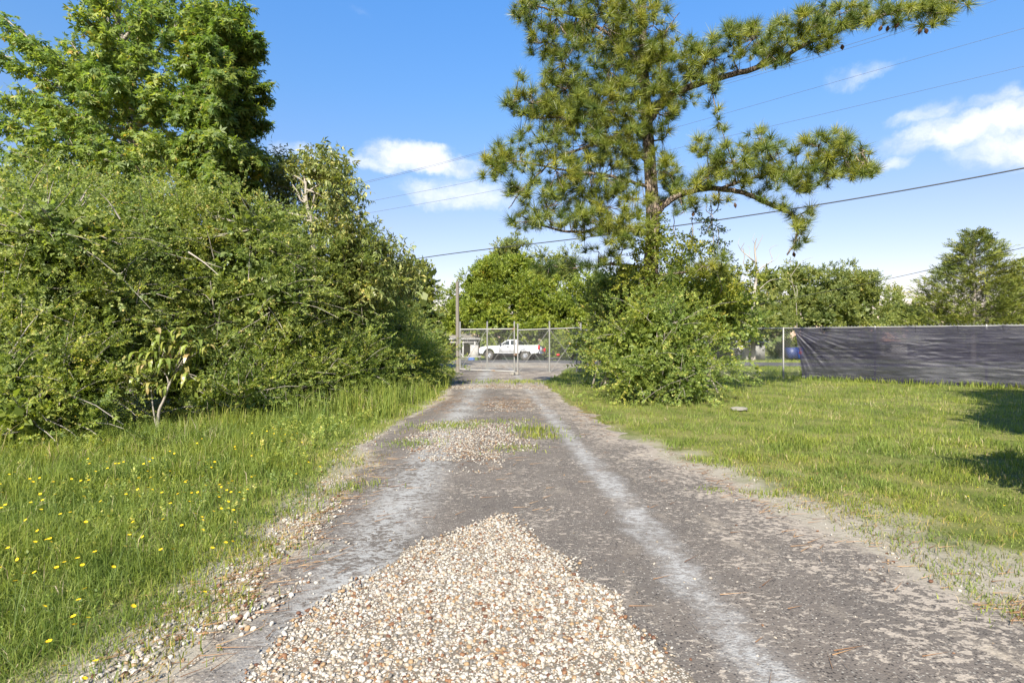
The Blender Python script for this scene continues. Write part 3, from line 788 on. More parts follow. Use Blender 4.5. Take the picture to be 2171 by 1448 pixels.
# right lawn ----------------------------------------------------------
acc = Acc()
x, y = sample_view(170000, 2.0, 29, 1.04, lambda y: xr(y) - .14, lambda y: np.minimum(1.1 * y + 2.0, 22 + 0 * y))
dist = x - xr(y)
n1 = vnoise(x * 1.3, y * 1.3, 51); n2 = vnoise(x * 4, y * 4, 53)
wid = np.interp(y, [2, 4, 6, 8, 11, 14], [1.9, 1.6, .9, .34, .16, .1])
pr = sstep(dist + (n1 - .5) * 1.5 * wid + (n2 - .5) * .8 * wid, .12 * wid, 1.05 * wid)
pr = np.maximum(pr, .30 * sstep(dist + (n2 - .5) * 1.2, .0, .8))
pr *= .45 + .55 * sstep(n2, .15, .55)
ok = rgr.random(len(x)) < pr
x, y, dist, n1, n2, pr = x[ok], y[ok], dist[ok], n1[ok], n2[ok], pr[ok]
h = (.035 + .075 * pr * sstep(y, 3, 9)) * (.6 + .8 * n2) * rgr.uniform(.5, 1.4, len(x)) * (1 + .35 * sstep(y, 12, 20))
wd = (.003 + .0007 * y) * rgr.uniform(.7, 1.3, len(x))
tint = .40 + (n1 - .5) * .4 + rgr.normal(0, .14, len(x)) + .38 * (rgr.random(len(x)) < .04 + .25 * sstep(vnoise(x * 1.1, y * 1.1, 57), .5, .85)) + .3 * (1 - pr) * rgr.random(len(x))
blades(acc, x, y, h, wd, rgr, tint, 1.05)
# weeds at the fence foot
xx = rgr.uniform(10.6, 18.5, 2600); yy = fence_y(xx) - np.abs(rgr.normal(0, .18, 2600)) - .06
blades(acc, xx, yy, rgr.uniform(.08, .30, 2600), np.full(2600, .018), rgr, .45 + rgr.normal(0, .17, 2600), .6)
mk('lawn_grass', acc, M['grass'], kind='stuff')
# between fence and road, and across the road
acc = Acc()
x = rgr.uniform(-35, 48, 42000); y = rgr.uniform(21, 62, 42000)
ok = ((np.abs(y - roady(x)) > 3.35) & ((x < xl(y)) | (x > xr(y)))) & ((x < 2.5) | (y > fence_y(x)))
x, y = x[ok], y[ok]
blades(acc, x, y, rgr.uniform(.07, .22, len(x)), rgr.uniform(.03, .06, len(x)), rgr, .4 + (vnoise(x * .5, y * .5, 61) - .5) * .4 + rgr.normal(0, .12, len(x)), .5)
mk('roadside_grass', acc, M['grass'], kind='stuff')
# tufts growing in the driveway
acc = Acc()
for cx, cy, nn, hh, sp in ((-1.15, 9.5, 420, .09, .35), (-1.45, 8.0, 240, .08, .25), (.35, 9.1, 260, .12, .22), (.45, 8.5, 200, .10, .18), (.1, 7.6, 180, .07, .2), (.0, 10.1, 160, .06, .3), (-.8, 9.9, 260, .06, .3),
                          (-.3, 19.5, 500, .10, .8), (.9, 19.8, 300, .10, .5), (1.95, 5.6, 90, .04, .09), (1.65, 10.2, 60, .06, .08), (2.75, 3.1, 160, .05, .14), (-1.95, 4.9, 160, .09, .22), (-1.8, 3.9, 200, .08, .2), (-1.75, 3.2, 220, .08, .2), (-1.62, 5.7, 160, .09, .15),
                          (2.95, 4.2, 140, .06, .2), (3.0, 3.5, 120, .05, .2), (-1.75, 2.75, 160, .07, .18)):
    xx = cx + rgr.normal(0, sp, nn); yy = cy + rgr.normal(0, sp * .7, nn)
    zz = np.where((xx > xl(yy)) & (xx < xr(yy)), dz(xx, yy), zf(yy))
    blades(acc, xx, yy, hh * rgr.uniform(.4, 1.4, nn), (.004 + .0007 * yy) * rgr.uniform(.7, 1.3, nn), rgr, .5 + rgr.normal(0, .2, nn), .8, zz)
mk('driveway_weeds', acc, M['grass'], kind='stuff')
# dry stems lying in the sparse verge
acc = Acc()
n = 2600
x = np.concatenate([xl(3) - np.abs(rgr.normal(.1, .55, n)), 2.6 + np.abs(rgr.normal(.2, 1.0, n))]); y = rgr.uniform(2, 7.5, 2 * n)
blades(acc, x, y, rgr.uniform(.03, .10, 2 * n), np.full(2 * n, .005), rgr, rgr.random(2 * n), 1.6)
mk('dry_grass', acc, M['drygrass'], kind='stuff')
# pine straw on the drive
acc = Acc()
def straw(x, y, L):
    n = len(x); a_ = rgr.uniform(0, np.pi, n)
    d = np.stack([np.cos(a_), np.sin(a_), np.zeros(n)], -1); s_ = np.stack([-np.sin(a_), np.cos(a_), np.zeros(n)], -1) * (.0012 + .00025 * y)[:, None]
    zz = np.where((x > xl(y)) & (x < xr(y)), dz(x, y), zf(y)) + .008 + rgr.random(n) * .012
    c = np.stack([x, y, zz], -1); e = d * (L / 2)[:, None]
    V = np.stack([c - e - s_, c + e, c - e + s_ + np.array([0, 0, .003])], 1).reshape(-1, 3)
    acc.add(V, np.arange(3 * n).reshape(-1, 3), rgr.random(n))
n = 420; yy = 2.2 + 14 * rgr.random(n) ** 1.6; straw(rgr.uniform(-1.6, 2.4, n), yy, rgr.uniform(.10, .22, n))
for cx, cy, sx, sy, n in ((-.1, 13, .5, .9, 500), (-1.5, 13.5, .25, 1.3, 260), (-1.6, 5.2, .2, 1.2, 320), (-1.6, 3.3, .2, .5, 260), (1.5, 11.5, .15, 1.5, 260), (2.2, 6.0, .12, 1.0, 200), (2.8, 4.6, .3, .8, 260), (2.85, 3.1, .12, .15, 160), (0, 17.8, 1.1, .5, 400), (-.5, 7.4, .4, .5, 120)):
    straw(cx + rgr.normal(0, sx, n), np.maximum(2.1, cy + rgr.normal(0, sy, n)), rgr.uniform(.10, .22, n))
mk('pine_straw', acc, M['straw'], kind='stuff')

# yellow wildflowers: one object each
def flower_mesh(rng):
    s_ = Acc()
    hgt = 1.0
    pts = smooth_line([(0, 0, 0), (.03, .02, .5), (.0, .06, 1.0)], 5)
    s_.tube(pts, [.012, .010, .009, .008, .008], 3, cap=False)
    s2 = Acc()
    for k in range(8):
        a_ = k * 2 * np.pi / 8
        d = np.array([math.cos(a_), math.sin(a_), .15]); sd = np.array([-math.sin(a_), math.cos(a_), 0])
        s2.add(leaf_quad(np.array([0, .06, 1.0]), d, sd, .075, .05, -.05), [[0, 1, 2, 3]], rng.random())
    return s_, s2
fs, fp = flower_mesh(_tr)
f_stem_me = fp_me = None
spots = []
rf = np.random.default_rng(17)
px = [(40, 1015), (60, 1005), (110, 1000), (160, 1000), (90, 1020), (200, 1025), (140, 1055), (170, 1050), (210, 960), (90, 965), (240, 985), (290, 985), (230, 965), (330, 970), (300, 1015), (350, 1010), (380, 1020), (410, 1035), (425, 1030), (440, 1030), (450, 1025), (470, 1030), (500, 1035), (405, 1040), (380, 1050), (370, 1055), (390, 1095), (385, 1090), (395, 1085), (375, 1095), (365, 1110), (340, 1075), (350, 1060), (545, 915), (560, 910), (570, 905), (590, 910), (600, 925), (640, 935), (655, 935), (620, 940), (570, 930), (500, 945), (480, 1020), (495, 1015), (510, 1030), (520, 1045), (460, 1060), (400, 945), (350, 950), (310, 955), (360, 935), (430, 930), (750, 925), (760, 930), (770, 925), (745, 935), (755, 955), (765, 958), (770, 950), (605, 900), (610, 890), (120, 1045), (15, 1075), (25, 1055), (45, 1145), (50, 1150), (130, 1140), (115, 1120), (160, 1095), (155, 1085), (120, 1070), (250, 1045), (265, 1048), (175, 1180), (180, 1175), (215, 1160), (130, 1190), (40, 1245), (25, 1270), (10, 1210), (30, 1225), (220, 1255), (200, 1280), (110, 1350), (140, 1330), (195, 1410), (90, 1435), (60, 1330), (400, 1255), (410, 1235), (380, 1290), (425, 1155), (440, 1140), (370, 1150), (300, 1120), (260, 1130), (220, 1000), (260, 975), (20, 1000), (70, 1060), (430, 1060), (490, 1075), (540, 1010), (630, 1000), (660, 985), (700, 950), (410, 980), (440, 960), (520, 960), (310, 1035), (320, 1000)]
for u, v in px:
    for k in range(2):
        spots.append((u + rf.normal(0, 7 + 14 * k), v + rf.normal(0, 4 + 6 * k)))
rpx = [(1700, 1010), (1720, 1012), (1770, 1015), (1800, 1010), (1990, 1018), (2030, 1020), (2035, 1015), (2065, 1030), (2060, 1050), (1530, 950), (1535, 955), (1410, 940), (1795, 1030), (1960, 970), (1690, 975), (2130, 1070), (1245, 850), (1260, 862), (1120, 915), (1125, 912), (1080, 908)]
proto = None
for k, (u, v) in enumerate(spots + rpx):
    if v < 880 and u < 1000: continue
    hgt = rf.uniform(.22, .38) if k < len(spots) else rf.uniform(.07, .12)
    D = (CAMZ - hgt) * F / (v - HOR)
    x_ = (u - 1085.5) / F * D
    if k < len(spots) and (x_ > xl(D) - .1): continue
    if proto is None:
        proto = thing('wildflower', 'small yellow wildflower on a thin green stalk', 'flower', (0, 0, 0), 'yellow wildflowers')
        mk('stalk', fs, M['stalk'], proto); mk('blossom', fp, M['yellow_petal'], proto)
        f = proto
    else:
        f = proto.copy(); COL.objects.link(f)
        for ch in proto.children:
            c = ch.copy(); c.parent = f; COL.objects.link(c)
    left = k < len(spots)
    f['label'] = 'small yellow wildflower standing in the tall verge grass left of the drive' if left else 'small yellow wildflower growing low on the right side, in lawn or drive'
    f['group'] = 'yellow wildflowers in the left verge' if left else 'yellow wildflowers right of the verge'
    f.location = (x_, D, float(zf(D)))
    f.rotation_euler = (rf.normal(0, .3), rf.normal(0, .3), rf.uniform(0, 6.28))
    sc_ = hgt
    bl = max(.38, min(1.0, .17 / hgt))
    f.scale = (sc_ * bl, sc_ * bl, sc_)

# ================================================================== LEFT THICKET
rs = np.random.default_rng(101)
def shrub(label, base, lobes, dens, nspr, size, tm, m, name='shrub', cat='shrub', group=None, stems=5, h=2.0, **kw):
    base = np.array([base[0], base[1], float(zf(base[1]))])
    t = thing(name, label, cat, base, group)
    st = Acc()
    for k in range(stems):
        c, r = lobes[k % len(lobes)]
        tip = np.array(c) + rs.normal(0, .35, 3) * np.array(r)
        tip[2] = max(tip[2], .4)
        b = base + np.array([rs.normal(0, .18), rs.normal(0, .18), 0])
        mid = (b + tip) / 2 + rs.normal(0, .12, 3)
        st.tube(smooth_line([b, mid, tip], 8), np.linspace(.035, .012, 8), 5)
    f = shrub_foliage(rs, [(np.array(c, float), np.array(r, float)) for c, r in lobes], dens, nspr, size, tm, stem=st, **kw)
    mk('stems', st, M['greybark'], t)
    mk('foliage', f, M[m], t)
    return t
G1 = 'overgrown shrubs of the left thicket'
shrub('broad dense olive green shrub at the left end of the thicket', (-8.4, 9.9),
      [((-8.5, 10.0, 2.0), (2.1, 1.9, 2.0)), ((-7.7, 9.6, 3.2), (1.2, 1.2, .95)), ((-9.6, 10.2, 3.3), (1.3, 1.4, .95)), ((-7.1, 9.9, 1.7), (.85, .9, 1.4))], 15, 6, .26, T_FINE, 'yaupon', group=G1)
shrub('tall fine leaved shrub right behind the long leaved sapling', (-6.2, 12.2),
      [((-6.2, 12.2, 2.3), (1.9, 1.7, 2.0)), ((-5.6, 12.0, 3.7), (1.1, 1.1, .8)), ((-7.1, 12.0, 3.6), (1.1, 1.2, .95)), ((-5.0, 11.8, 2.4), (1.0, 1.0, 1.2))], 14, 6, .28, T_FINE, 'yaupon', group=G1)
shrub('high olive shrub in front of the sweetgum trunks', (-9.3, 13.4),
      [((-9.4, 13.4, 2.9), (2.1, 1.6, 2.2)), ((-8.3, 13.2, 4.2), (1.3, 1.2, .9)), ((-10.6, 13.3, 4.4), (1.4, 1.2, .9))], 9, 5, .34, T_FINE, 'yaupon', group=G1)
shrub('dark tall shrub around the pale leaning trunk in mid thicket', (-4.8, 15.0),
      [((-4.9, 15.1, 2.5), (1.6, 1.4, 1.9)), ((-4.2, 14.6, 3.3), (1.1, 1.1, 1.0)), ((-5.6, 14.6, 3.6), (1.1, 1.1, 1.0))], 13, 6, .32, T_FINE, 'yaupon', group=G1)
shrub('rounded shrub at the right end of the thicket skyline', (-4.9, 18.6),
      [((-5.0, 18.6, 2.0), (1.2, 1.3, 1.7)), ((-4.5, 18.0, 2.6), (.85, .9, .8)), ((-4.0, 19.2, 1.5), (.6, .8, 1.0))], 12, 6, .34, T_FINE, 'yaupon', group=G1)
shrub('low bright shrub below the leaning trunk in the middle of the thicket', (-4.5, 12.9),
      [((-4.5, 12.9, .75), (1.1, .9, .8)), ((-5.3, 12.2, .8), (.9, .8, .8)), ((-3.9, 13.6, .8), (.9, .9, .8))], 18, 6, .25, T_FINE, 'bright_shrub', group=G1)
shrub('low bright spreading shrub at the thicket edge just before the gate pole', (-3.2, 17.5),
      [((-3.5, 16.0, .7), (.85, 1.1, .75)), ((-3.2, 18.2, .7), (.75, 1.1, .75)), ((-3.1, 20.6, .7), (.7, 1.2, .75)), ((-4.4, 15.4, 1.1), (.9, .8, 1.0))], 15, 6, .29, T_FINE, 'bright_shrub', group=G1)
shrub('loose shrub at the far thicket end next to the gate pole', (-3.5, 22.2),
      [((-4.2, 22.3, 1.1), (.9, 1.2, 1.1)), ((-3.6, 23.4, .7), (.6, .9, .65))], 12, 5, .34, T_FINE, 'bright_shrub', group=G1)
shrub('low dark shrub at the bottom left edge of the picture, behind the flowers', (-7.3, 8.1),
      [((-7.3, 8.2, .8), (1.0, .8, .9)), ((-8.4, 8.3, .9), (1.2, .9, 1.1)), ((-6.9, 8.9, .7), (.6, .6, .7))], 19, 6, .20, T_FINE, 'yaupon', group=G1)
shrub('low shrub under the long leaved sapling, touching the grass', (-5.6, 10.9),
      [((-6.4, 11.2, .65), (.9, .5, .75)), ((-5.2, 11.3, .7), (.9, .6, .75)), ((-5.9, 11.5, 1.3), (1.0, .5, .9))], 19, 6, .22, T_FINE, 'yaupon', group=G1)

shrub('low bright spreading growth along the foot of the left thicket, right of the sapling', (-4.9, 11.4),
      [((-5.0, 11.2, .55), (.7, .6, .6)), ((-4.2, 12.0, .5), (.7, .6, .6)), ((-4.6, 11.9, 1.1), (.7, .6, .7)), ((-3.7, 13.0, .5), (.6, .7, .55))], 20, 6, .22, T_FINE, 'bright_shrub', group=G1)
shrub('low bright spreading growth at the far left, in front of the broad shrub', (-7.3, 8.9),
      [((-7.9, 8.9, 1.5), (1.0, .6, .9)), ((-6.9, 9.2, 1.1), (.7, .6, .8)), ((-8.9, 8.9, 1.9), (1.0, .6, .9))], 18, 6, .22, T_FINE, 'bright_shrub', group=G1)
shrub('low leafy growth at the foot of the left thicket, between flowers and sapling', (-7.0, 8.6),
      [(tuple(P(110, 850, 8.3)), (.65, .4, .5)), (tuple(P(40, 900, 7.7)), (.55, .35, .4)), (tuple(P(185, 850, 8.9)), (.5, .4, .45)), (tuple(P(150, 905, 8.2)), (.5, .35, .3))], 24, 6, .20, T_FINE, 'bright_shrub', group=G1)
shrub('low leafy growth at the thicket foot just right of the sapling', (-5.2, 10.2),
      [(tuple(P(455, 865, 10.3)), (.5, .35, .4)), (tuple(P(520, 850, 10.6)), (.65, .45, .5)), (tuple(P(590, 840, 11.2)), (.6, .45, .5))], 24, 6, .20, T_FINE, 'bright_shrub', group=G1)
# tree with narrow drooping leaves ------------------------------------
t = thing('tree', 'pale barked tree with long drooping narrow leaves rising out of the thicket', 'tree', (-4.9, 14.2, 0))
tw = Acc()
tr = smooth_line([(-4.9, 14.2, 0), P(668, 600, 14.2), P(660, 480, 14.0), P(650, 430, 14.0), P(648, 385, 14.0)], 22)
tw.tube(tr, np.linspace(.075, .03, 22), 8)
tw.tube(smooth_line([P(650, 430, 14.0), P(638, 425, 13.95), P(630, 405, 13.9), P(620, 392, 13.9)], 10), np.linspace(.035, .015, 10), 5)
tw.tube(smooth_line([P(648, 392, 14.0), P(636, 380, 13.95), P(618, 370, 13.9)], 8), np.linspace(.03, .01, 8), 5)
lob = []
for u, v, ru, rv, D in ((560, 400, 60, 55, 14.8), (520, 480, 55, 60, 14.2), (640, 365, 45, 35, 14.4), (690, 350, 45, 30, 14.2), (725, 400, 38, 50, 14.0), (720, 470, 45, 45, 14.0), (590, 350, 40, 25, 14.8), (770, 520, 42, 40, 14.4), (825, 545, 42, 38, 15.2), (860, 590, 30, 35, 15.6), (600, 480, 45, 40, 15.2), (790, 600, 45, 40, 14.4), (480, 420, 30, 60, 14.6), (700, 420, 40, 50, 15.6), (620, 430, 50, 45, 15.6)):
    lob.append((P(u, v, D), np.array([ru * D / F, .6, rv * D / F])))
f = Acc()
for c, r in lob:
    n = int(165 * (r[0] * r[2]) ** .5 / .6) + 30
    d = rdirs(rs, n); p = c + d * r * rs.uniform(.2, 1.05, (n, 1))
    inst(f, T_HANG, p, nrm(d + rs.normal(0, .5, (n, 3))), .34 * rs.uniform(.75, 1.2, n), .5 + rs.normal(0, .15, n), rs, .2, roll=.3)
    a0 = tr[rs.integers(10, 20)]
    tw.tube(smooth_line([a0, (a0 + c) / 2 + [0, 0, .2], c], 8), np.linspace(.03, .01, 8), 4, cap=False)
mk('trunk', tw, M['palebark'], t, True); mk('crown', f, M['lance'], t)

# bare grey branches and a leaning trunk in the thicket ---------------
def bare(label, lines, rads, m='palebark', name='dead_branch'):
    base = np.array(lines[0][0])
    t = thing(name, label, 'branch', base, 'bare branches poking out of the thicket')
    s_ = Acc()
    for ln, r in zip(lines, rads):
        s_.tube(smooth_line(ln, 14), np.linspace(r * .62, r * .2, 14), 5)
    mk('limb', s_, M[m], t, True)
bare('forked pale bare branch pointing up right in mid thicket', [[P(575, 550, 12.4), P(600, 515, 12.3), P(625, 482, 12.2)], [P(582, 545, 12.4), P(605, 538, 12.2), P(645, 545, 12.1)], [P(590, 540, 12.4), P(602, 538, 12.2), P(604, 548, 12.2)]], [.022, .016, .012])
bare('grey broken branch slanting down right over the left thicket', [[P(400, 535, 10.4), P(430, 555, 10.3), P(462, 582, 10.2)], [P(430, 555, 10.3), P(470, 568, 10.2)]], [.03, .012])
bare('thick leaning dark trunk in the shady gap of the thicket', [[P(735, 760, 14.6), P(705, 705, 14.3), P(672, 655, 14.1)], [P(700, 700, 14.3), P(680, 690, 14.1)]], [.07, .03], 'greybark')
bare('short pale stub branch near the top of the left shrub', [[P(255, 465, 9.0), P(232, 430, 8.9), P(212, 410, 8.8)], [P(236, 435, 8.9), P(226, 440, 8.8)]], [.022, .012])
bare('thin arching bare twig above the right of the thicket', [[P(520, 470, 12.6), P(560, 445, 12.5), P(600, 430, 12.4)], [P(560, 445, 12.5), P(585, 448, 12.4)]], [.014, .008])
bare('slim pale twig on the left face of the thicket', [[P(60, 475, 8.4), P(40, 455, 8.3), P(15, 445, 8.3)], [P(40, 455, 8.3), P(55, 432, 8.2)]], [.012, .008])
bare('thin dead stems crossing above the low bright shrub', [[P(690, 770, 11.9), P(660, 755, 11.8), P(640, 740, 11.8)], [P(660, 780, 11.9), P(690, 765, 11.8), P(712, 742, 11.8)], [P(770, 770, 13), P(800, 745, 12.9), P(830, 730, 12.9)]], [.010, .010, .010])
bare('thin bare stems standing up in front of the low middle shrub', [[P(460, 720, 10.9), P(462, 690, 10.8), P(468, 650, 10.8)], [P(560, 720, 11.3), P(566, 690, 11.2), P(574, 655, 11.2)], [P(430, 900, 10.0), P(440, 860, 9.9), P(436, 845, 9.9)]], [.010, .010, .008])

# sweetgums -----------------------------------------------------------
def gum(label, base, trunk_pts, branches, m, seed, r0, dens, size, group=None):
    rng = np.random.default_rng(seed)
    t = thing('tree', label, 'tree', base, group)
    tw = Acc(); f = Acc()
    tr = smooth_line(trunk_pts, 40)
    tw.tube(tr, np.linspace(r0, r0 * .2, 40), 9)
    for k, tip, rad in branches:
        a0 = tr[int(k * 39)]; tip = np.array(tip, float)
        L = np.linalg.norm(tip - a0)
        ln = smooth_line([a0, a0 + (tip - a0) * .5 + np.array([0, 0, -.05 * L]) + rng.normal(0, .05 * L, 3), tip], 18)
        tw.tube(ln, np.linspace(r0 * .32, .012, 18), 5, cap=False)
        n = int(dens * (L + .8))
        tt = rng.uniform(.22, 1.04, n) ** .8
        p = np.stack([np.interp(tt, np.linspace(0, 1, 18), ln[:, c]) for c in range(3)], -1)
        off = nrm(rng.normal(0, 1, (n, 3))) * (rad * rng.uniform(.1, .85, n) * (1.05 - .62 * tt))[:, None]
        p = p + off
        X = nrm(off + (tip - a0) / L * .4 + np.array([0, 0, -.2]) + rng.normal(0, .2, (n, 3)))
        inst(f, T_STAR, p, X, size * rng.uniform(.75, 1.2, n), .45 + rng.normal(0, .13, n) + rng.normal(0, .08), rng, .17, roll=.3)
        for q in range(0, n, 6):
            j = np.argmin(((ln - p[q]) ** 2).sum(1))
            tw.tube(np.array([ln[max(j - 1, 0)], (ln[j] + p[q]) / 2 + [0, 0, .03], p[q]]), [.012, .008, .004], 3, cap=False)
    mk('trunk', tw, M['greybark'], t, True); mk('crown', f, M[m], t)
D = 15.6
tk = [(-10.3, 15.6, 0), P(283, 420, D), P(280, 250, D), P(262, 120, D), P(245, -40, D), P(240, -260, D)]
br = []
rb = np.random.default_rng(77)
for k, u, v, dd, rad in ((.50, 10, 40, .5, .55), (.46, 60, 90, -.6, .6), (.40, 5, 115, .6, .6), (.38, 60, 190, -.8, .6), (.34, 20, 215, .5, .55), (.30, 10, 250, -.5, .6), (.26, 20, 320, -.7, .65), (.24, 60, 330, .8, .7),
                         (.28, 100, 280, -1.0, .7), (.42, 130, 130, -1, .65), (.48, 150, 90, .8, .6), (.30, 130, 250, .8, .7), (.25, 150, 360, -.9, .7), (.3, 200, 300, -1.4, .7), (.36, 190, 210, -1.5, .7), (.44, 200, 140, -1.4, .7),
                         (.52, 180, 40, -1.2, .65), (.56, 210, -10, -1, .6), (.60, 160, -60, .2, .6), (.66, 230, -110, -.5, .6), (.54, 300, 20, -1.3, .6), (.58, 350, 5, -.2, .55), (.56, 385, 40, -.4, .5), (.62, 410, 10, .3, .45), (.66, 350, -60, .1, .55),
                         (.46, 300, 110, -1.5, .7), (.44, 350, 150, -1.3, .7), (.38, 320, 200, -1.6, .7), (.36, 380, 220, -1.2, .65), (.3, 330, 290, -1.5, .75), (.26, 370, 330, -1.2, .75), (.22, 300, 380, -1.4, .7), (.22, 220, 400, -1.2, .7), (.26, 250, 330, -1.6, .7),
                         (.28, 420, 300, -.8, .65), (.38, 420, 190, -.4, .6), (.72, 250, -200, 0, .6), (.8, 270, -260, .3, .5), (.9, 240, -300, 0, .4), (.45, 280, 60, 1.5, .7), (.35, 250, 200, 1.8, .8), (.28, 200, 320, 1.8, .8), (.3, 360, 280, 1.7, .8), (.5, 230, 70, -1.6, .6), (.4, 250, 170, -1.7, .65), (.33, 100, 230, .9, .6), (.2, 100, 395, -.4, .6)):
    br.append((k, P(u, v, D + dd), rad))
gum('tall spreading broadleaf tree at the left, its crown cut by the top edge', (-10.3, 15.6, 0), tk, br, 'gum', 201, .17, 27, .34)
D = 13.6
tk = [(-7.0, 13.6, 0), P(462, 420, D), P(466, 250, D), P(462, 120, D), P(455, 20, D)]
br = []
for v in range(50, 440, 15):
    hw = np.interp(v, [20, 60, 150, 240, 330, 440], [30, 55, 85, 88, 85, 75])
    for s_ in (-1, 1, rb.uniform(-.5, .5), rb.uniform(-.6, .6)):
        dd = rb.uniform(-1.2, 1.2) if abs(s_) < 1 else rb.uniform(-.3, .5)
        if abs(s_) < .7: dd -= .5
        if s_ < 0: hw2 = hw * .9
        else: hw2 = hw
        k = np.clip((np.interp(v, [20, 430], [.98, .33])) - .06, .2, .95)
        br.append((k, P(462 + s_ * hw2 * rb.uniform(.5, 1.12), v - 20 + rb.uniform(-14, 14), D + dd), .33))
br.append((.97, P(420, 35, D), .25)); br.append((.97, P(452, 25, D), .25)); br.append((.95, P(485, 45, D), .25))
gum('dense narrow columnar broadleaf tree behind the thicket, right of the tall spreading tree', (-7.0, 13.6, 0), tk, br, 'gum_dark', 202, .13, 27, .30)

# sapling with long leaves --------------------------------------------
sb = P(334, 899, 9.1); sb[2] = 0
sap = thing('sapling', 'small sapling with long drooping reddish green leaves in front of the thicket', 'sapling', sb)
zp = lambda a, b, D=9.05: P(200 + a / 5.57, 660 + b / 5.57, D)
st = Acc()
main = smooth_line([sb, zp(765, 1180), zp(820, 1050), zp(880, 880), zp(945, 740)], 16)
st.tube(main, np.linspace(.026, .013, 16), 6)
sec = smooth_line([sb, zp(700, 1180), zp(680, 1020), zp(670, 950)], 10)
st.tube(sec, np.linspace(.015, .008, 10), 5)
m3 = smooth_line([main[11], zp(860, 780), zp(760, 640)], 8); st.tube(m3, np.linspace(.012, .007, 8), 5)
skel = np.vstack([main[8:], sec[6:], m3])
tips = [(970, 215), (1090, 215), (780, 270), (1240, 350), (1120, 390), (1340, 420), (880, 400), (520, 490), (1190, 500), (840, 570), (540, 590), (770, 620), (1060, 650), (930, 680), (320, 750), (480, 730), (1120, 800), (1230, 835), (1330, 835), (690, 860), (600, 940), (800, 900), (700, 480), (610, 640), (980, 480), (1010, 370)]
lm = Acc()
for k in range(5):       # one long leaf, arched, with a fold along its midrib
    pass
npt = 6
tt = np.linspace(0, 1, npt)
mid = np.stack([.62 * np.sin(tt * 1.5), 0 * tt, .18 * np.sin(tt * 2.2) - .62 * tt ** 2.2], -1)
wdt = .115 * np.sin(np.pi * np.clip(tt * .93 + .05, 0, 1)) ** .8
for k in range(npt - 1):
    a0, a1 = mid[k], mid[k + 1]
    for sg in (1, -1):
        o0 = np.array([0, sg * wdt[k], .25 * wdt[k]]); o1 = np.array([0, sg * wdt[k + 1], .25 * wdt[k + 1]])
        lm.add([a0, a1, a1 + o1, a0 + o0], [[0, 1, 2, 3]], .5)
M['bigleaf'] = mat('long sapling leaf', lambda t: (lambda c: (lambda mx: mx)(bsdf(t, c, .35, 0, .5)))(t.mix(t.xyz(t.n('ShaderNodeObjectInfo').outputs['Location'])[0], (.16, .19, .035), (.16, .19, .035))) )
def bigleaf(t):
    r = t.n('ShaderNodeObjectInfo').outputs['Random']
    c = t.ramp(r, [(0, (.10, .14, .024)), (.6, (.21, .25, .045)), (.88, (.26, .235, .07)), (1, (.30, .20, .10))])
    p = bsdf(t, c, .35, 0, .5)
    tr = t.n('ShaderNodeBsdfTranslucent'); t.put(tr.inputs[0], t.mix(1., c, (1.4, 1.5, .7), 'MULTIPLY'))
    mx = t.n('ShaderNodeMixShader'); mx.inputs[0].default_value = .3
    t.put(mx.inputs[1], p); t.put(mx.inputs[2], tr.outputs[0]); return mx.outputs[0]
M['bigleaf'] = mat('long sapling leaf', bigleaf)
leaf0 = None
for a_, b_ in tips:
    tip = zp(a_, b_, 9.05 + rs.uniform(-.25, .15))
    j = np.argmin(((skel - tip) ** 2).sum(1)); s0 = skel[j]
    br_ = smooth_line([s0, (s0 + tip) / 2 + [0, 0, .06], tip], 8)
    st.tube(br_, np.linspace(.008, .004, 8), 4, cap=False)
    for k in range(rs.integers(10, 14)):
        if leaf0 is None:
            leaf0 = mk('leaf', lm, M['bigleaf'], sap, True, local=True); lo = leaf0
        else:
            lo = leaf0.copy(); COL.objects.link(lo); lo.parent = sap
        q = br_[rs.integers(3, 8)] if k % 3 else tip
        lo.location = q - sb
        sc_ = rs.uniform(.20, .31)
        lo.scale = (sc_, sc_, sc_)
        lo.rotation_euler = (rs.normal(0, .2), rs.normal(0, .25), k * 0.9 + rs.uniform(0, .9))
mk('trunk', st, M['greybark'], sap, True)

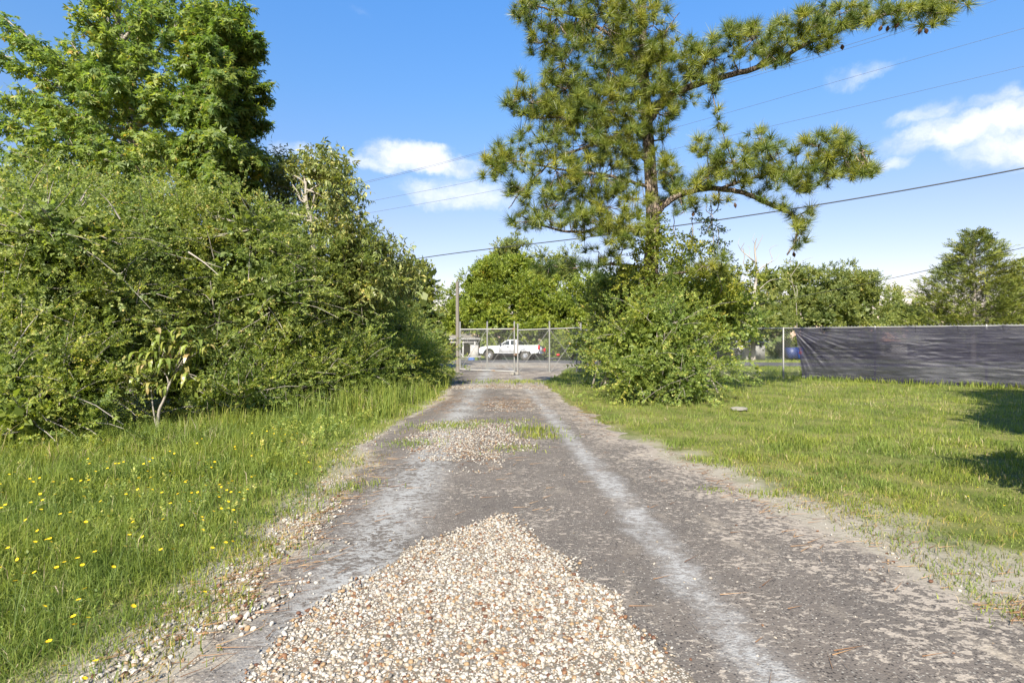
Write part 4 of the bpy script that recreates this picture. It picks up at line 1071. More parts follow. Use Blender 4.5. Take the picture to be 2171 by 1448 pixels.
# ================================================================== PINE
rp = np.random.default_rng(303)
pb = np.array([ (1372 - 1085.5) / F * 15.8, 15.8, 0.0])
pine = thing('pine_tree', 'tall pine with long needle tufts and two long limbs reaching right', 'tree', pb)
wood = Acc()
D0 = 15.8
trunk = smooth_line([pb, P(1376, 640, D0), P(1384, 480, D0), P(1378, 350, D0), P(1370, 220, D0), P(1363, 80, D0), P(1360, -150, D0), P(1364, -430, D0)], 60)
wood.tube(trunk, np.linspace(.25, .06, 60) ** 1.0, 12)
BR = [
    ([(1374, 262, 15.8), (1420, 205, 15.4), (1500, 170, 15), (1600, 143, 14.6), (1690, 108, 14.2), (1800, 62, 13.8), (1900, 38, 13.5), (2020, 12, 13.2)], .105),
    ([(1600, 143, 14.6), (1660, 100, 14.2), (1740, 50, 13.9), (1800, 20, 13.6)], .04),
    ([(1386, 462, 15.8), (1430, 420, 15.4), (1500, 399, 15), (1580, 407, 14.7), (1640, 432, 14.5), (1690, 462, 14.4), (1692, 505, 14.3), (1675, 540, 14.3)], .095),
    ([(1520, 400, 14.9), (1600, 378, 14.6), (1680, 365, 14.4), (1760, 345, 14.2), (1835, 320, 14)], .05),
    ([(1525, 402, 14.9), (1520, 440, 14.9), (1490, 470, 14.9)], .022),
    ([(1366, 195, 15.8), (1330, 112, 15.3), (1260, 60, 15), (1180, 32, 14.8), (1105, 12, 14.6)], .07),
    ([(1260, 60, 15), (1268, 30, 14.9), (1340, 15, 14.8)], .03),
    ([(1371, 300, 15.8), (1325, 245, 15.3), (1230, 240, 15), (1140, 245, 14.7), (1085, 225, 14.6)], .06),
    ([(1374, 345, 15.8), (1300, 290, 15.2), (1220, 320, 14.9), (1165, 345, 14.8), (1110, 395, 14.7), (1075, 437, 14.6)], .05),
    ([(1376, 395, 15.8), (1300, 380, 15.1), (1200, 370, 14.8), (1090, 345, 14.6), (1045, 345, 14.5)], .05),
    ([(1383, 500, 15.8), (1300, 482, 15.4), (1220, 490, 15.1), (1150, 480, 14.9), (1095, 455, 14.8)], .06),
    ([(1380, 570, 15.8), (1300, 560, 15.6), (1210, 563, 15.5), (1140, 560, 15.4)], .05),
    ([(1380, 590, 15.8), (1430, 580, 15.0), (1500, 570, 14.8), (1530, 560, 14.7)], .04),
    ([(1366, 150, 15.8), (1400, 90, 15.3), (1440, 30, 15)], .04),
    ([(1372, 300, 15.8), (1410, 290, 15.4), (1420, 240, 15.2)], .03),
    ([(1362, 40, 15.8), (1300, -30, 15.2), (1220, -80, 15)], .05),
    ([(1361, -60, 15.8), (1430, -120, 15.2), (1520, -160, 15)], .05),
    ([(1361, -150, 15.8), (1290, -210, 15.2), (1230, -240, 15)], .04),
    ([(1362, -250, 15.8), (1430, -310, 15.4), (1470, -330, 15)], .03),
    ([(1374, 330, 15.8), (1330, 320, 17), (1280, 300, 18.2)], .05),
    ([(1374, 230, 15.8), (1410, 210, 17), (1450, 200, 18.2)], .05),
    ([(1378, 430, 15.8), (1420, 420, 17), (1440, 400, 18)], .05),
    ([(1368, 120, 15.8), (1310, 90, 17), (1270, 70, 18)], .05)]
skelP = [trunk[14:]]; skelR = [np.linspace(.15, .05, len(trunk) - 14)]
for pts, r in BR:
    ln = smooth_line([P(*q) for q in pts], 12 * len(pts) - 6)
    ln += np.cumsum(rp.normal(0, .008, ln.shape), 0)
    wood.tube(ln, np.linspace(r, r * .22, len(ln)), 7)
    skelP.append(ln[2:]); skelR.append(np.linspace(r, r * .22, len(ln))[2:])
skelP = np.vstack(skelP)
CL = [(1450, 402, 30, 15, 15.1), (1620, 412, 26, 13, 14.6), (1500, 378, 28, 16, 14.9), (1660, 430, 22, 14, 14.45), (1400, 120, 35, 50, 15.2), (1250, 215, 60, 35, 15.3), (1570, 380, 30, 15, 14.8), (1655, 385, 40, 15, 14.5), (1790, 290, 30, 20, 14.1), (1850, 355, 18, 25, 14), (1700, 400, 28, 14, 14.4), (1180, 40, 85, 45, 14.8), (1110, 15, 40, 25, 14.6), (1280, 55, 85, 65, 15), (1385, 55, 45, 60, 15.3), (1195, 135, 55, 45, 15), (1290, 150, 60, 50, 15.2), (1160, 90, 50, 40, 15.2), (1350, 120, 50, 50, 15.2), (1340, 15, 60, 30, 14.9),
      (1130, 220, 55, 35, 14.7), (1200, 190, 65, 40, 15), (1280, 195, 75, 45, 15.2), (1370, 165, 50, 40, 15.2), (1092, 215, 25, 25, 14.6), (1100, 162, 10, 8, 14.6), (1330, 235, 55, 40, 15.2), (1180, 250, 60, 35, 14.8), (1240, 250, 60, 40, 14.9),
      (1075, 335, 45, 45, 14.5), (1045, 360, 28, 45, 14.5), (1150, 300, 55, 45, 14.8), (1230, 310, 65, 45, 14.9), (1310, 300, 50, 50, 15.2), (1180, 365, 55, 40, 14.8), (1270, 365, 65, 45, 15), (1110, 400, 35, 30, 14.6),
      (1290, 440, 60, 45, 15.2), (1340, 420, 45, 40, 15.3), (1160, 440, 70, 40, 14.9), (1115, 470, 35, 28, 14.8), (1240, 470, 60, 35, 15.1), (1300, 490, 50, 25, 15.2), (1405, 350, 35, 45, 15.3), (1420, 370, 25, 30, 15.3),
      (1395, 240, 38, 55, 15.3), (1410, 190, 35, 40, 15.3), (1345, 330, 25, 40, 15.3),
      (1270, 535, 35, 16, 15.6), (1165, 560, 42, 28, 15.4), (1290, 560, 50, 25, 15.6), (1210, 555, 30, 22, 15.5),
      (1450, 120, 45, 45, 15.1), (1515, 115, 55, 42, 14.9), (1595, 85, 65, 42, 14.5), (1690, 55, 65, 42, 14.2), (1780, 35, 65, 35, 13.9), (1870, 22, 70, 35, 13.6), (1960, 25, 55, 32, 13.4), (2030, 8, 35, 14, 13.2), (1480, 160, 45, 20, 15), (1630, 115, 50, 25, 14.5), (1560, 60, 30, 20, 14.5), (1740, 90, 45, 18, 14.1),
      (1500, 325, 32, 45, 14.9), (1555, 345, 50, 45, 14.7), (1640, 340, 55, 42, 14.5), (1735, 312, 52, 35, 14.3), (1795, 330, 45, 35, 14.1), (1830, 345, 25, 35, 14), (1760, 370, 55, 25, 14.2), (1610, 295, 30, 25, 14.6), (1500, 375, 32, 25, 15), (1460, 425, 22, 22, 15.2), (1690, 375, 50, 22, 14.4), (1530, 275, 15, 12, 14.8),
      (1700, 455, 26, 22, 14.4), (1695, 505, 18, 32, 14.3), (1720, 440, 15, 15, 14.3), (1450, 450, 18, 16, 15.3), (1520, 420, 30, 10, 14.9),
      (1440, 575, 28, 14, 14.9), (1490, 565, 45, 20, 14.8), (1530, 555, 20, 18, 14.7), (1330, 480, 50, 25, 15), (1320, 530, 30, 20, 15.3),
      (1510, 195, 15, 30, 14.9), (1520, 240, 8, 14, 14.9),
      (1250, -50, 70, 50, 15), (1400, -60, 80, 60, 15.6), (1480, -140, 70, 40, 15.1), (1260, -200, 60, 50, 15), (1380, -220, 60, 60, 15.6), (1430, -310, 50, 50, 15.3), (1360, -390, 40, 60, 15.8),
      (1300, 300, 70, 60, 18), (1440, 200, 50, 45, 18), (1420, 400, 40, 45, 17.8), (1290, 80, 70, 50, 17.8), (1230, 400, 80, 40, 17), (1200, 220, 70, 50, 17)]
def tuft_tmpl(rng, n=95, L=1.0):
    V = []
    for i in range(n):
        ct = rng.uniform(-.1, .99); st_ = math.sqrt(1 - ct * ct); ph = rng.uniform(0, 6.283)
        d = np.array([ct, st_ * math.cos(ph), st_ * math.sin(ph)])
        l = L * rng.uniform(.8, 1.1) * (.75 + .25 * ct)
        b = np.array([-.35 + .35 * rng.random(), 0, 0])
        s_ = nrm(np.cross(d, rng.normal(0, 1, 3))) * .0165
        tip = b + d * l + np.array([0, 0, 0])
        V += [b - s_, b + s_, tip]
    V = np.array(V); return V, np.arange(len(V)).reshape(-1, 3)
T_TUFT = [tuft_tmpl(_tr) for _ in range(8)]
ned = Acc(); TUFTS = []
for u, v, ru, rv, D in CL:
    D = D * .985
    c = P(u, v, D)
    j = np.argmin(((skelP - c) ** 2).sum(1)); s0 = skelP[j]
    L = np.linalg.norm(c - s0)
    sub = smooth_line([s0, (s0 + c) / 2 + np.array([0, 0, -.08 * L]) + rp.normal(0, .05 * L, 3), c], max(6, int(L * 10)))
    wood.tube(sub, np.linspace(.022, .010, len(sub)), 5, cap=False)
    near = np.vstack([sub, skelP[((skelP - c) ** 2).sum(1) < 1.0]])
    n = max(3, int(ru * rv * math.pi / (185 if u > 1440 else 205)))
    ang = rp.uniform(0, 6.283, n); rad = np.sqrt(rp.random(n))
    pu = u + np.cos(ang) * rad * ru; pv = v + np.sin(ang) * rad * rv; pd = D + rp.normal(0, .42, n)
    p = np.stack([(pu - 1085.5) / F * pd, pd, CAMZ + (HOR - pv) / F * pd], -1)
    for q in p:
        k = np.argmin(((near - q) ** 2).sum(1)); s1 = near[k]
        wood.tube(np.array([s1, s1 + (q - s1) * .55 + [0, 0, -.05], q]), [.010, .007, .005], 4, cap=False)
    TUFTS.append(p)
    X = nrm((p - c) * np.array([.8, .8, .5]) + np.array([0, -.15, .5]) + rp.normal(0, .25, (n, 3)))
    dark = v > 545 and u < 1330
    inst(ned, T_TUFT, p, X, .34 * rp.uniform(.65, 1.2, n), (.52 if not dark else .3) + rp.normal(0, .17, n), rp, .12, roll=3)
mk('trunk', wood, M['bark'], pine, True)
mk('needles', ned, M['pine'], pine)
cone = Acc()
for k in range(7):
    zc = -k * .012; r = .026 * math.sin(math.pi * (k + .8) / 7.6)
    an = np.arange(9) * 2 * np.pi / 9
    ring = lambda rr_, zz: np.stack([np.cos(an) * rr_, np.sin(an) * rr_, np.full(9, zz)], -1)
    V = np.vstack([ring(r * .5, zc + .006), ring(r * 1.15, zc - .004), ring(r * .5, zc - .010)])
    i = np.arange(9); jn = (i + 1) % 9
    cone.add(V, np.vstack([np.stack([i, jn, jn + 9, i + 9], -1), np.stack([i + 9, jn + 9, jn + 18, i + 18], -1)]))
cone0 = None
for u, v, D in ((1878, 72, 13.5), (1892, 78, 13.5), (1928, 78, 13.4), (1943, 72, 13.4), (1782, 106, 13.9), (1568, 182, 14.7), (1855, 60, 13.6), (1988, 20, 13.3), (1470, 445, 15.2), (1525, 250, 14.8), (1100, 45, 14.6), (1550, 445, 14.8), (1683, 520, 14.3), (1590, 425, 14.6), (1265, 60, 14.8)):
    if cone0 is None: cone0 = mk('pine_cone', cone, M['cone'], pine, True, local=True); co = cone0
    else: co = cone0.copy(); COL.objects.link(co); co.parent = pine
    tp_ = np.vstack(TUFTS); q_ = P(u, v, D); q_ = tp_[np.argmin(((tp_ - q_) ** 2).sum(1))] + np.array([rp.normal(0, .08), -.1, -.13])
    co.location = q_ - pb; co.scale = (1.6, 1.6, 1.6); co.rotation_euler = (rp.normal(0, .3), rp.normal(0, .3), rp.uniform(0, 6))

# right bush in front of the pine -------------------------------------
G2 = None
shrub('big rounded olive green bush right of the drive, in front of the pine', (3.6, 14.0),
      [((3.55, 14.2, 1.2), (1.35, 1.3, 1.1)), ((2.95, 14.2, 1.5), (.75, .9, .65)), ((3.9, 14.0, 1.8), (.95, .9, .7)), ((3.35, 14.3, 2.0), (.85, .8, .6)), ((4.4, 14.3, 1.0), (.8, 1.0, .9)), ((3.0, 13.7, .65), (.9, .7, .65)), ((4.1, 13.4, .5), (.8, .6, .5))], 15, 6, .26, T_FINE, 'bright_shrub', 'bush', 'bush', stems=7)
shrub('loose taller shrub between the pine trunk and the screened fence', (5.6, 16.2),
      [((5.4, 16.4, 2.3), (.8, .9, .6)), ((6.2, 16.6, 2.25), (.7, .9, .4)), ((4.8, 16.2, 2.6), (.6, .7, .5)), ((4.9, 16.3, 1.7), (.5, .6, .6))], 13, 6, .32, T_WIDE, 'bright_shrub', stems=2)
shrub('dark airy shrub left of the pine trunk and behind the big bush', (2.6, 17.5),
      [((3.2, 17.6, 2.1), (.9, .9, 1.1)), ((3.0, 17.4, 1.2), (.6, .8, 1.0)), ((3.6, 17.6, 2.7), (.9, .9, .9))], 9, 6, .34, T_WIDE, 'yaupon', stems=4)
def vine(label, lobes, n, m, base, size=.22):
    t = thing('vine', label, 'vine', base)
    f = Acc(); s_ = Acc()
    for (u, v, ru, rv, D) in lobes:
        k = int(n * ru * rv / 1500)
        c = P(u, v, D); r = np.array([ru * D / F, .35, rv * D / F])
        d = rdirs(rs, k); p = c + d * r * rs.uniform(.3, 1.0, (k, 1))
        inst(f, T_WIDE, p, nrm(d + rs.normal(0, .6, (k, 3)) + [0, 0, -.4]), size * rs.uniform(.8, 1.2, k), .5 + rs.normal(0, .15, k), rs)
        s_ = Acc(); s_.tube(smooth_line([c + [0, .1, -r[2]], c + rs.normal(0, .1, 3), c + [0, .1, r[2]], c + [.03, .12, r[2] + .2], c + [0, .15, r[2] + .45]], 14), .011, 4)
        mk('stem', s_, M['greybark'], t, True)
    mk('foliage', f, M[m], t)
vine('yellow green vine wrapped round the lower pine trunk', [(1380, 540, 40, 60, 15.3), (1430, 520, 50, 35, 15.2), (1350, 590, 50, 40, 15.3), (1470, 540, 40, 40, 15.0), (1400, 620, 50, 40, 15.2), (1520, 600, 55, 30, 15.1), (1580, 590, 45, 30, 15.3), (1385, 480, 28, 50, 15.45), (1375, 640, 40, 40, 15.3)], 95, 'vine', (3.9, 15.4, 0))
vine('dark vine hanging from the lower right pine limb', [(1510, 500, 18, 40, 14.95), (1525, 545, 28, 30, 14.9), (1500, 470, 15, 25, 14.95), (1470, 530, 20, 14, 15)], 100, 'vine_dark', (5.3, 15.2, 0), .2)

# ================================================================== FENCE, GATE, POLE
def chain_mesh(acc, A, B, z0, z1, s=.075, r=.0032):
    A = np.array(A, float); B = np.array(B, float); L = np.linalg.norm(B - A); d = (B - A) / L; H = z1 - z0
    nn = np.array([-d[1], d[0], 0])
    k = -H
    while k < L:
        for sg in (1, -1):
            # line x = k + t (sg=1) or x = k + H - t
            if sg == 1: t0 = max(0, -k); t1 = min(H, L - k)
            else: t0 = max(0, k + H - L); t1 = min(H, k + H)
            if t1 - t0 < .03: continue
            pts = []
            for t in (t0, t1):
                xx = k + t if sg == 1 else k + H - t
                pts.append(A + d * xx + np.array([0, 0, z0 + t]) + nn * .003 * sg)
            acc.tube(pts, r, 3, cap=False)
        k += s
def bar(acc, p, q, r, sides=8):
    acc.tube(np.array([p, q], float), r, sides)
GY = 25.9
def gate_leaf(label, x0, x1, ztl, ztr, zbl, zbr, ext, rust=False, y0=GY, y1=GY):
    base = ((x0 + x1) / 2, (y0 + y1) / 2, 0.0)
    t = thing('chain_link_gate', label, 'gate', base, 'leaves of the double gate')
    xm = x0 + (x1 - x0) * .5
    zt = lambda x: ztl + (ztr - ztl) * (x - x0) / (x1 - x0); zb = lambda x: zbl + (zbr - zbl) * (x - x0) / (x1 - x0)
    yy = lambda x: y0 + (y1 - y0) * (x - x0) / (x1 - x0)
    for nm, f, m in (('top_rail', zt, 'galv'), ('bottom_rail', zb, 'rust' if rust else 'galv')):
        a_ = Acc(); bar(a_, (x0, yy(x0), f(x0)), (x1, yy(x1), f(x1)), .03); mk(nm, a_, M[m], t, True)
    for x_, e in ((x0, ext[0]), (xm, ext[1]), (x1, ext[2])):
        a_ = Acc(); bar(a_, (x_, yy(x_) + .003, zb(x_) - .02), (x_, yy(x_) + .003, zt(x_) + e), .036)
        a_.tube(np.array([(x_, yy(x_), zt(x_) + e), (x_, yy(x_), zt(x_) + e + .03)]), [.042, .012], 8)
        mk('upright', a_, M['galv'], t, True)
    for xa, xb in ((x0, xm), (xm, x1)):
        for za, zb_ in ((zt(xa), zb(xb)), (zb(xa), zt(xb))):
            a_ = Acc(); bar(a_, (xa, yy(xa) - .012, za), (xb, yy(xb) - .012, zb_), .010, 5); mk('brace_rod', a_, M['galv'], t, True)
    a_ = Acc(); chain_mesh(a_, (x0, yy(x0) - .02, 0), (x1, yy(x1) - .02, 0), max(zbl, zbr), min(ztl, ztr), .085, .0036)
    mk('wire_mesh', a_, M['galvwire'], t, kind='stuff')
px_ = lambda u, D=GY: (u - 1085.5) / F * D
pz_ = lambda v, D=GY: CAMZ + (HOR - v) / F * D
gate_leaf('left leaf of the chain link gate, beside the wooden pole', px_(975.5), px_(1090.5), pz_(698.5), pz_(697.5), pz_(783), pz_(787.5), (.33, .33, .33))
gate_leaf('right leaf of the chain link gate, lower rail rusty, half behind the bush', px_(1097.5), px_(1232), pz_(700), pz_(695), pz_(791), pz_(792), (.26, .33, .2), True, GY - .25, GY + .1)
# latch chain and blocks
t = thing('gate_chain', 'rusty chain holding the two gate leaves together', 'chain', (px_(1094), GY - .1, .4))
a_ = Acc()
for k in range(9):
    ang = k * 2 * np.pi / 9
    c = np.array([px_(1094) + .10 * math.cos(ang), GY - .12 + .07 * math.sin(ang), pz_(752) - .03 * math.sin(ang)])
    an = np.linspace(0, 2 * np.pi, 9)
    u_ = np.array([-math.sin(ang), math.cos(ang), 0]); v_ = np.array([0, 0, 1.0]) if k % 2 else np.array([math.cos(ang), math.sin(ang), 0])
    a_.tube(c + np.cos(an)[:, None] * u_ * .045 + np.sin(an)[:, None] * v_ * .02, .007, 4, cap=False)
mk('links', a_, M['rust'], t, True)
for (u, v, lab, w_) in ((1087, 794.5, 'yellowish stone block under the left gate leaf', .16), (1096, 794, 'pale stone block propping the right gate leaf', .17)):
    D_ = CAMZ * F / (v + 3 - HOR)
    import bmesh
    bm = bmesh.new(); bmesh.ops.create_cube(bm, size=1); bmesh.ops.scale(bm, vec=(w_, .14, .13), verts=bm.verts)
    bmesh.ops.bevel(bm, geom=bm.edges[:], offset=.02, segments=2, affect='EDGES')
    for vv in bm.verts: vv.co += Vector(rs.normal(0, .006, 3))
    me = bpy.data.meshes.new('stone_block'); bm.to_mesh(me); bm.free(); me.materials.append(M['limestone'])
    o = bpy.data.objects.new('stone_block', me); COL.objects.link(o); o.location = (px_(u, D_), D_, .065 + .035); o.rotation_euler = (0, 0, rs.uniform(-.4, .4))
    tag(o, lab, 'block')
# gate hanging posts and pole
pbase = (px_(971, 27), 27, 0)
t = thing('utility_pole', 'weathered wooden pole standing at the left end of the gate', 'pole', pbase)
a_ = Acc()
zt_ = pz_(597, 27)
ln = smooth_line([(pbase[0], 27, -.1), (pbase[0] - .02, 27, 2), (px_(969.5, 27), 27, zt_)], 12)
a_.tube(ln, np.linspace(.10, .075, 12), 12)
a_.tube(np.array([(ln[-1][0] + .03, 27, zt_ - .05), (ln[-1][0] + .055, 27, zt_ + .22)]), [.035, .006], 6)
mk('shaft', a_, M['pole'], t, True)
a_ = Acc(); a_.tube(np.array([ln[4] + [.13, -.12, .0], ln[4] + [.135, -.05, .35]]), .012, 5); mk('bracket', a_, M['rust'], t)
# right fence
fa = np.array([2.95, 26.0, 0.]); fb = np.array([10.4, 21.8, 0.]); fc = np.array([19.5, 14.05, 0.])
t = thing('chain_link_fence', 'galvanised chain link fence running right from the bush behind the black screen', 'fence', fb)
FT = 1.93
def ftop(p): return np.array([p[0], p[1], FT])
a_ = Acc(); bar(a_, ftop(fa), ftop(fb), .022); bar(a_, ftop(fb), ftop(fc), .022); mk('top_rail', a_, M['galv'], t, True)
a_ = Acc(); nrm_f = lambda A, B: np.array([-(B - A)[1], (B - A)[0], 0]) / np.linalg.norm(B - A) * .03
chain_mesh(a_, fa + nrm_f(fa, fb), fb + nrm_f(fa, fb), .05, FT + .07, .10, .0045); chain_mesh(a_, fb + nrm_f(fb, fc), fc + nrm_f(fb, fc), .05, FT + .07, .10, .0045)
mk('wire_mesh', a_, M['galvwire'], t, kind='stuff')
posts = [fa + (fb - fa) * k for k in (0, .33, .66)] + [fb + (fc - fb) * k for k in (0, .25, .5, .75, 1)]
for p in posts:
    a_ = Acc(); a_.tube(np.array([[p[0], p[1], -.1], [p[0], p[1], FT + .02], [p[0], p[1], FT + .05]]), [.032, .032, .012], 10); mk('post', a_, M['galv'], t, True)
# black screen hung on the fence
def screen_mat(t):
    p = t.n('ShaderNodeUVMap').outputs[0] if False else pos(t)
    x, y, z = t.xyz(p)
    n = t.noise(t.vm('MULTIPLY', p, (3, 3, 9)), 1.6, 7, .7)
    n2 = t.noise(t.vm('MULTIPLY', p, (14, 14, 60)), 1.2, 3, .7)
    c = t.mix(n, (0.0119, 0.0116, 0.0226), (0.0173, 0.0171, 0.0330))
    c = t.mix(t.m('MULTIPLY', n2, .5), c, (0.0205, 0.0200, 0.0380))
    b_ = bsdf(t, c, .5, 0, .35, t.bump(t.m('ADD', n, n2), .5, .01))
    tr = t.n('ShaderNodeBsdfTransparent')
    mx = t.n('ShaderNodeMixShader'); t.put(mx.inputs[0], t.m('ADD', .84, t.m('MULTIPLY', n2, .10)))
    t.put(mx.inputs[1], tr.outputs[0]); t.put(mx.inputs[2], b_)
    return mx.outputs[0]
M['screen'] = mat('black woven mesh', screen_mat)
sd = (fc - fb) / np.linalg.norm(fc - fb); sn = np.array([sd[1], -sd[0], 0]);
if sn[1] > 0: sn = -sn
Ls = np.linalg.norm(fc - fb) - .1
s0 = .36
scr = thing('privacy_screen', 'black woven privacy screen tied along the chain link fence', 'screen', fb + sd * s0)
nu, nv = 460, 90
uu, vv = np.meshgrid(np.linspace(0, 1, nu), np.linspace(0, 1, nv))
zz = .03 + (FT + .01 - .03) * vv
zz = zz + (1 - vv) ** 3 * (vnoise(uu * 26, 0 * uu, 71) - .5) * .10
zz = zz - .035 * np.abs(np.sin(uu * 30)) * vv ** 4
edge = s0 + .34 * (1 - vv) ** .55
ss_ = edge + (Ls - edge) * uu
# wrinkles: radiating from the tied top-left corner, sagging folds elsewhere
dxs = ss_ - s0; dzs = FT - zz
ang = np.arctan2(dzs, dxs + .05); rad_ = np.hypot(dxs, dzs)
wr = (vnoise(ang * 22, rad_ * 1.3, 73) - .5) * .06 * np.exp(-rad_ / 1.6) * np.clip(rad_ * 2, 0, 1)
fold = (vnoise(ss_ * 2.6 + dzs * 4.5, dzs * 13 - ss_ * 1.2, 75) - .5) * .02 * sstep(dzs, .05, .5) + (vnoise(ss_ * .8, zz * 1.3, 77) - .5) * .16 * sstep(dzs, 0, .6)
crk = (np.abs(vnoise(ss_ * 3 + dzs * 7, dzs * 26 - ss_ * 2, 81) - .5)) * .02 * sstep(vnoise(ss_ * .7, dzs * 1.5, 82), .4, .75)
off = .13 + wr + fold + crk + .05 * sstep(dzs, .2, 1.9)
V = fb + ss_[..., None] * sd + np.stack([0 * zz, 0 * zz, zz], -1) + off[..., None] * sn
i = (np.arange(nv - 1)[:, None] * nu + np.arange(nu - 1)[None]).ravel()
a_ = Acc(); a_.add(V.reshape(-1, 3), np.stack([i, i + 1, i + nu + 1, i + nu], -1))
mk('cloth', a_, M['screen'], scr, True)
M['thread'] = mat('pale thread', lambda t: bsdf(t, t.mix(t.ss(t.noise(pos(t), 2.5, 4), .45, .6), (.05, .05, .055), (.42, .41, .40)), .6))
for k, zv in enumerate((.06, .12, .22, .3, .41, .48, .57, .62, .72, .80, .88, .95)):
    r_ = int(zv * (nv - 1))
    a_ = Acc(); a_.tube(V[r_, 4 + 3 * k:, :] + sn * .012, .0018, 3, cap=False); mk('seam_thread', a_, M['thread'], scr)
for k in range(9):
    q = V[-1, int(20 + k * 44)] + sn * .02
    a_ = Acc(); a_.tube(np.array([q + [0, 0, .03], q + [rs.normal(0, .03), 0, -.18]]), .005, 4); mk('tie', a_, M['black_plastic'], scr)

# pale rock in the lawn, concrete post over the road
def rock(name, label, cat, loc, dims, m, sub=3):
    bm = bmesh.new(); bmesh.ops.create_icosphere(bm, subdivisions=sub, radius=.5)
    for v in bm.verts:
        n_ = v.co.normalized(); v.co = Vector((v.co.x * dims[0], v.co.y * dims[1], v.co.z * dims[2])) * (1 + .35 * (float(vnoise(n_.x * 2 + 5, n_.y * 2 + n_.z * 3 + 9, 91)) - .5) + .12 * (float(vnoise(n_.x * 6, n_.y * 6 + n_.z * 5, 92)) - .5))
    me = bpy.data.meshes.new(name); bm.to_mesh(me); bm.free(); me.materials.append(M[m])
    o = bpy.data.objects.new(name, me); COL.objects.link(o); o.location = loc
    return tag(o, label, cat)
D_ = 1809 / (872 - HOR)
rock('rock', 'flat pale rock lying in the lawn right of the big bush', 'rock', (px_(1567, D_), D_, .05), (.36, .24, .09), 'limestone')

# power lines ----------------------------------------------------------
def line(label, pts, r, m, cat='cable', name='power_line', group=None):
    a_ = Acc()
    a_.tube(smooth_line([P(*q) for q in pts], 60), r if m == 'cable' else np.linspace(r * 1.25, r * .5, 60), 5)
    o = mk(name, a_, M[m]); tag(o, label, cat, group)
line('thick black cable running behind the pine from the thicket to the right edge', [(300, 668, 62), (640, 600, 54), (877, 550, 46), (1250, 503, 38), (1500, 470, 34), (1800, 424, 30), (2171, 357, 26), (2600, 265, 22)], .035, 'cable')
GW = 'thin overhead wires crossing the sky behind the pine'
line('uppermost of the three thin wires behind the pine', [(300, 500, 60), (765, 388, 50), (1010, 325, 44), (1705, 124, 30), (2000, 28, 26), (2300, -75, 23)], .0115, 'wire', group=GW)
line('second wire close below the uppermost thin wire', [(300, 503, 60.5), (765, 391, 50.5), (1010, 328, 44.5), (1705, 131, 30.5), (2000, 38, 26.5), (2300, -62, 23.5)], .0115, 'wire', group=GW)
line('middle thin wire, crossing the small wisp of cloud', [(300, 520, 60), (770, 430, 50), (1060, 372, 43), (1400, 280, 36), (2000, 109, 26), (2300, 25, 23)], .0115, 'wire', group=GW)
line('lowest of the three thin wires behind the pine', [(300, 538, 60), (765, 455, 50), (1060, 402, 43), (1410, 321, 36), (2000, 182, 26), (2300, 110, 23)], .0115, 'wire', group=GW)
line('dark wire crossing low in front of the cedar at the right edge', [(1500, 665, 44), (1716, 625, 40), (1900, 588, 36), (2171, 525, 31), (2500, 445, 27)], .017, 'cable')

# ================================================================== PICKUP TRUCK
def prism(acc, prof, y0, y1, taper=None):
    """extrude an xz outline between y0 and y1 (convex or arched outline, ear-clipped)"""
    from mathutils.geometry import tessellate_polygon
    n = len(prof)
    tri = tessellate_polygon([[Vector((p[0], p[1], 0)) for p in prof]])
    q0 = np.array([[p[0], y0, p[1]] for p in prof]); q1 = np.array([[p[0], y1, p[1]] for p in prof])
    if taper is not None:
        for i, p in enumerate(prof):
            q0[i, 1] += taper(p[1]); q1[i, 1] -= taper(p[1])
    V = np.vstack([q0, q1])
    acc.add(V, [list(t_) for t_ in tri] + [[t_[0] + n, t_[2] + n, t_[1] + n] for t_ in tri])
    acc.add(V, [[i, (i + 1) % n, (i + 1) % n + n, i + n] for i in range(n)])
WB = 3.25; RW = .41
def arch(xc, r, z, a0, a1, n=10):
    return [(xc + r * math.cos(a_), z + r * math.sin(a_)) for a_ in np.linspace(a0, a1, n)]
trk = thing('pickup_truck', 'white pickup truck parked on the far side of the road, tail lower on its right', 'truck', (0, 0, 0))
D_ = 47.3
trk.matrix_world = Matrix.Translation((px_(1113, D_), D_, float(zf(46.5)) + .0)) @ Matrix.Rotation(R(160), 4, 'Z') @ Matrix.Rotation(R(8), 4, 'X')
Y0, Y1 = -1.72, .10
body = Acc()
# front half: sill, fender, hood up to belt line
prof = [(.62, .62)] + [(2.62, .60)] + arch(WB, .54, .46, R(165), R(8), 10) + [(WB + .80, .55), (WB + .90, .70), (WB + .90, .98), (WB + .80, 1.10), (WB + .35, 1.19), (2.3, 1.25), (.62, 1.26)]
prism(body, prof, Y0, Y1)
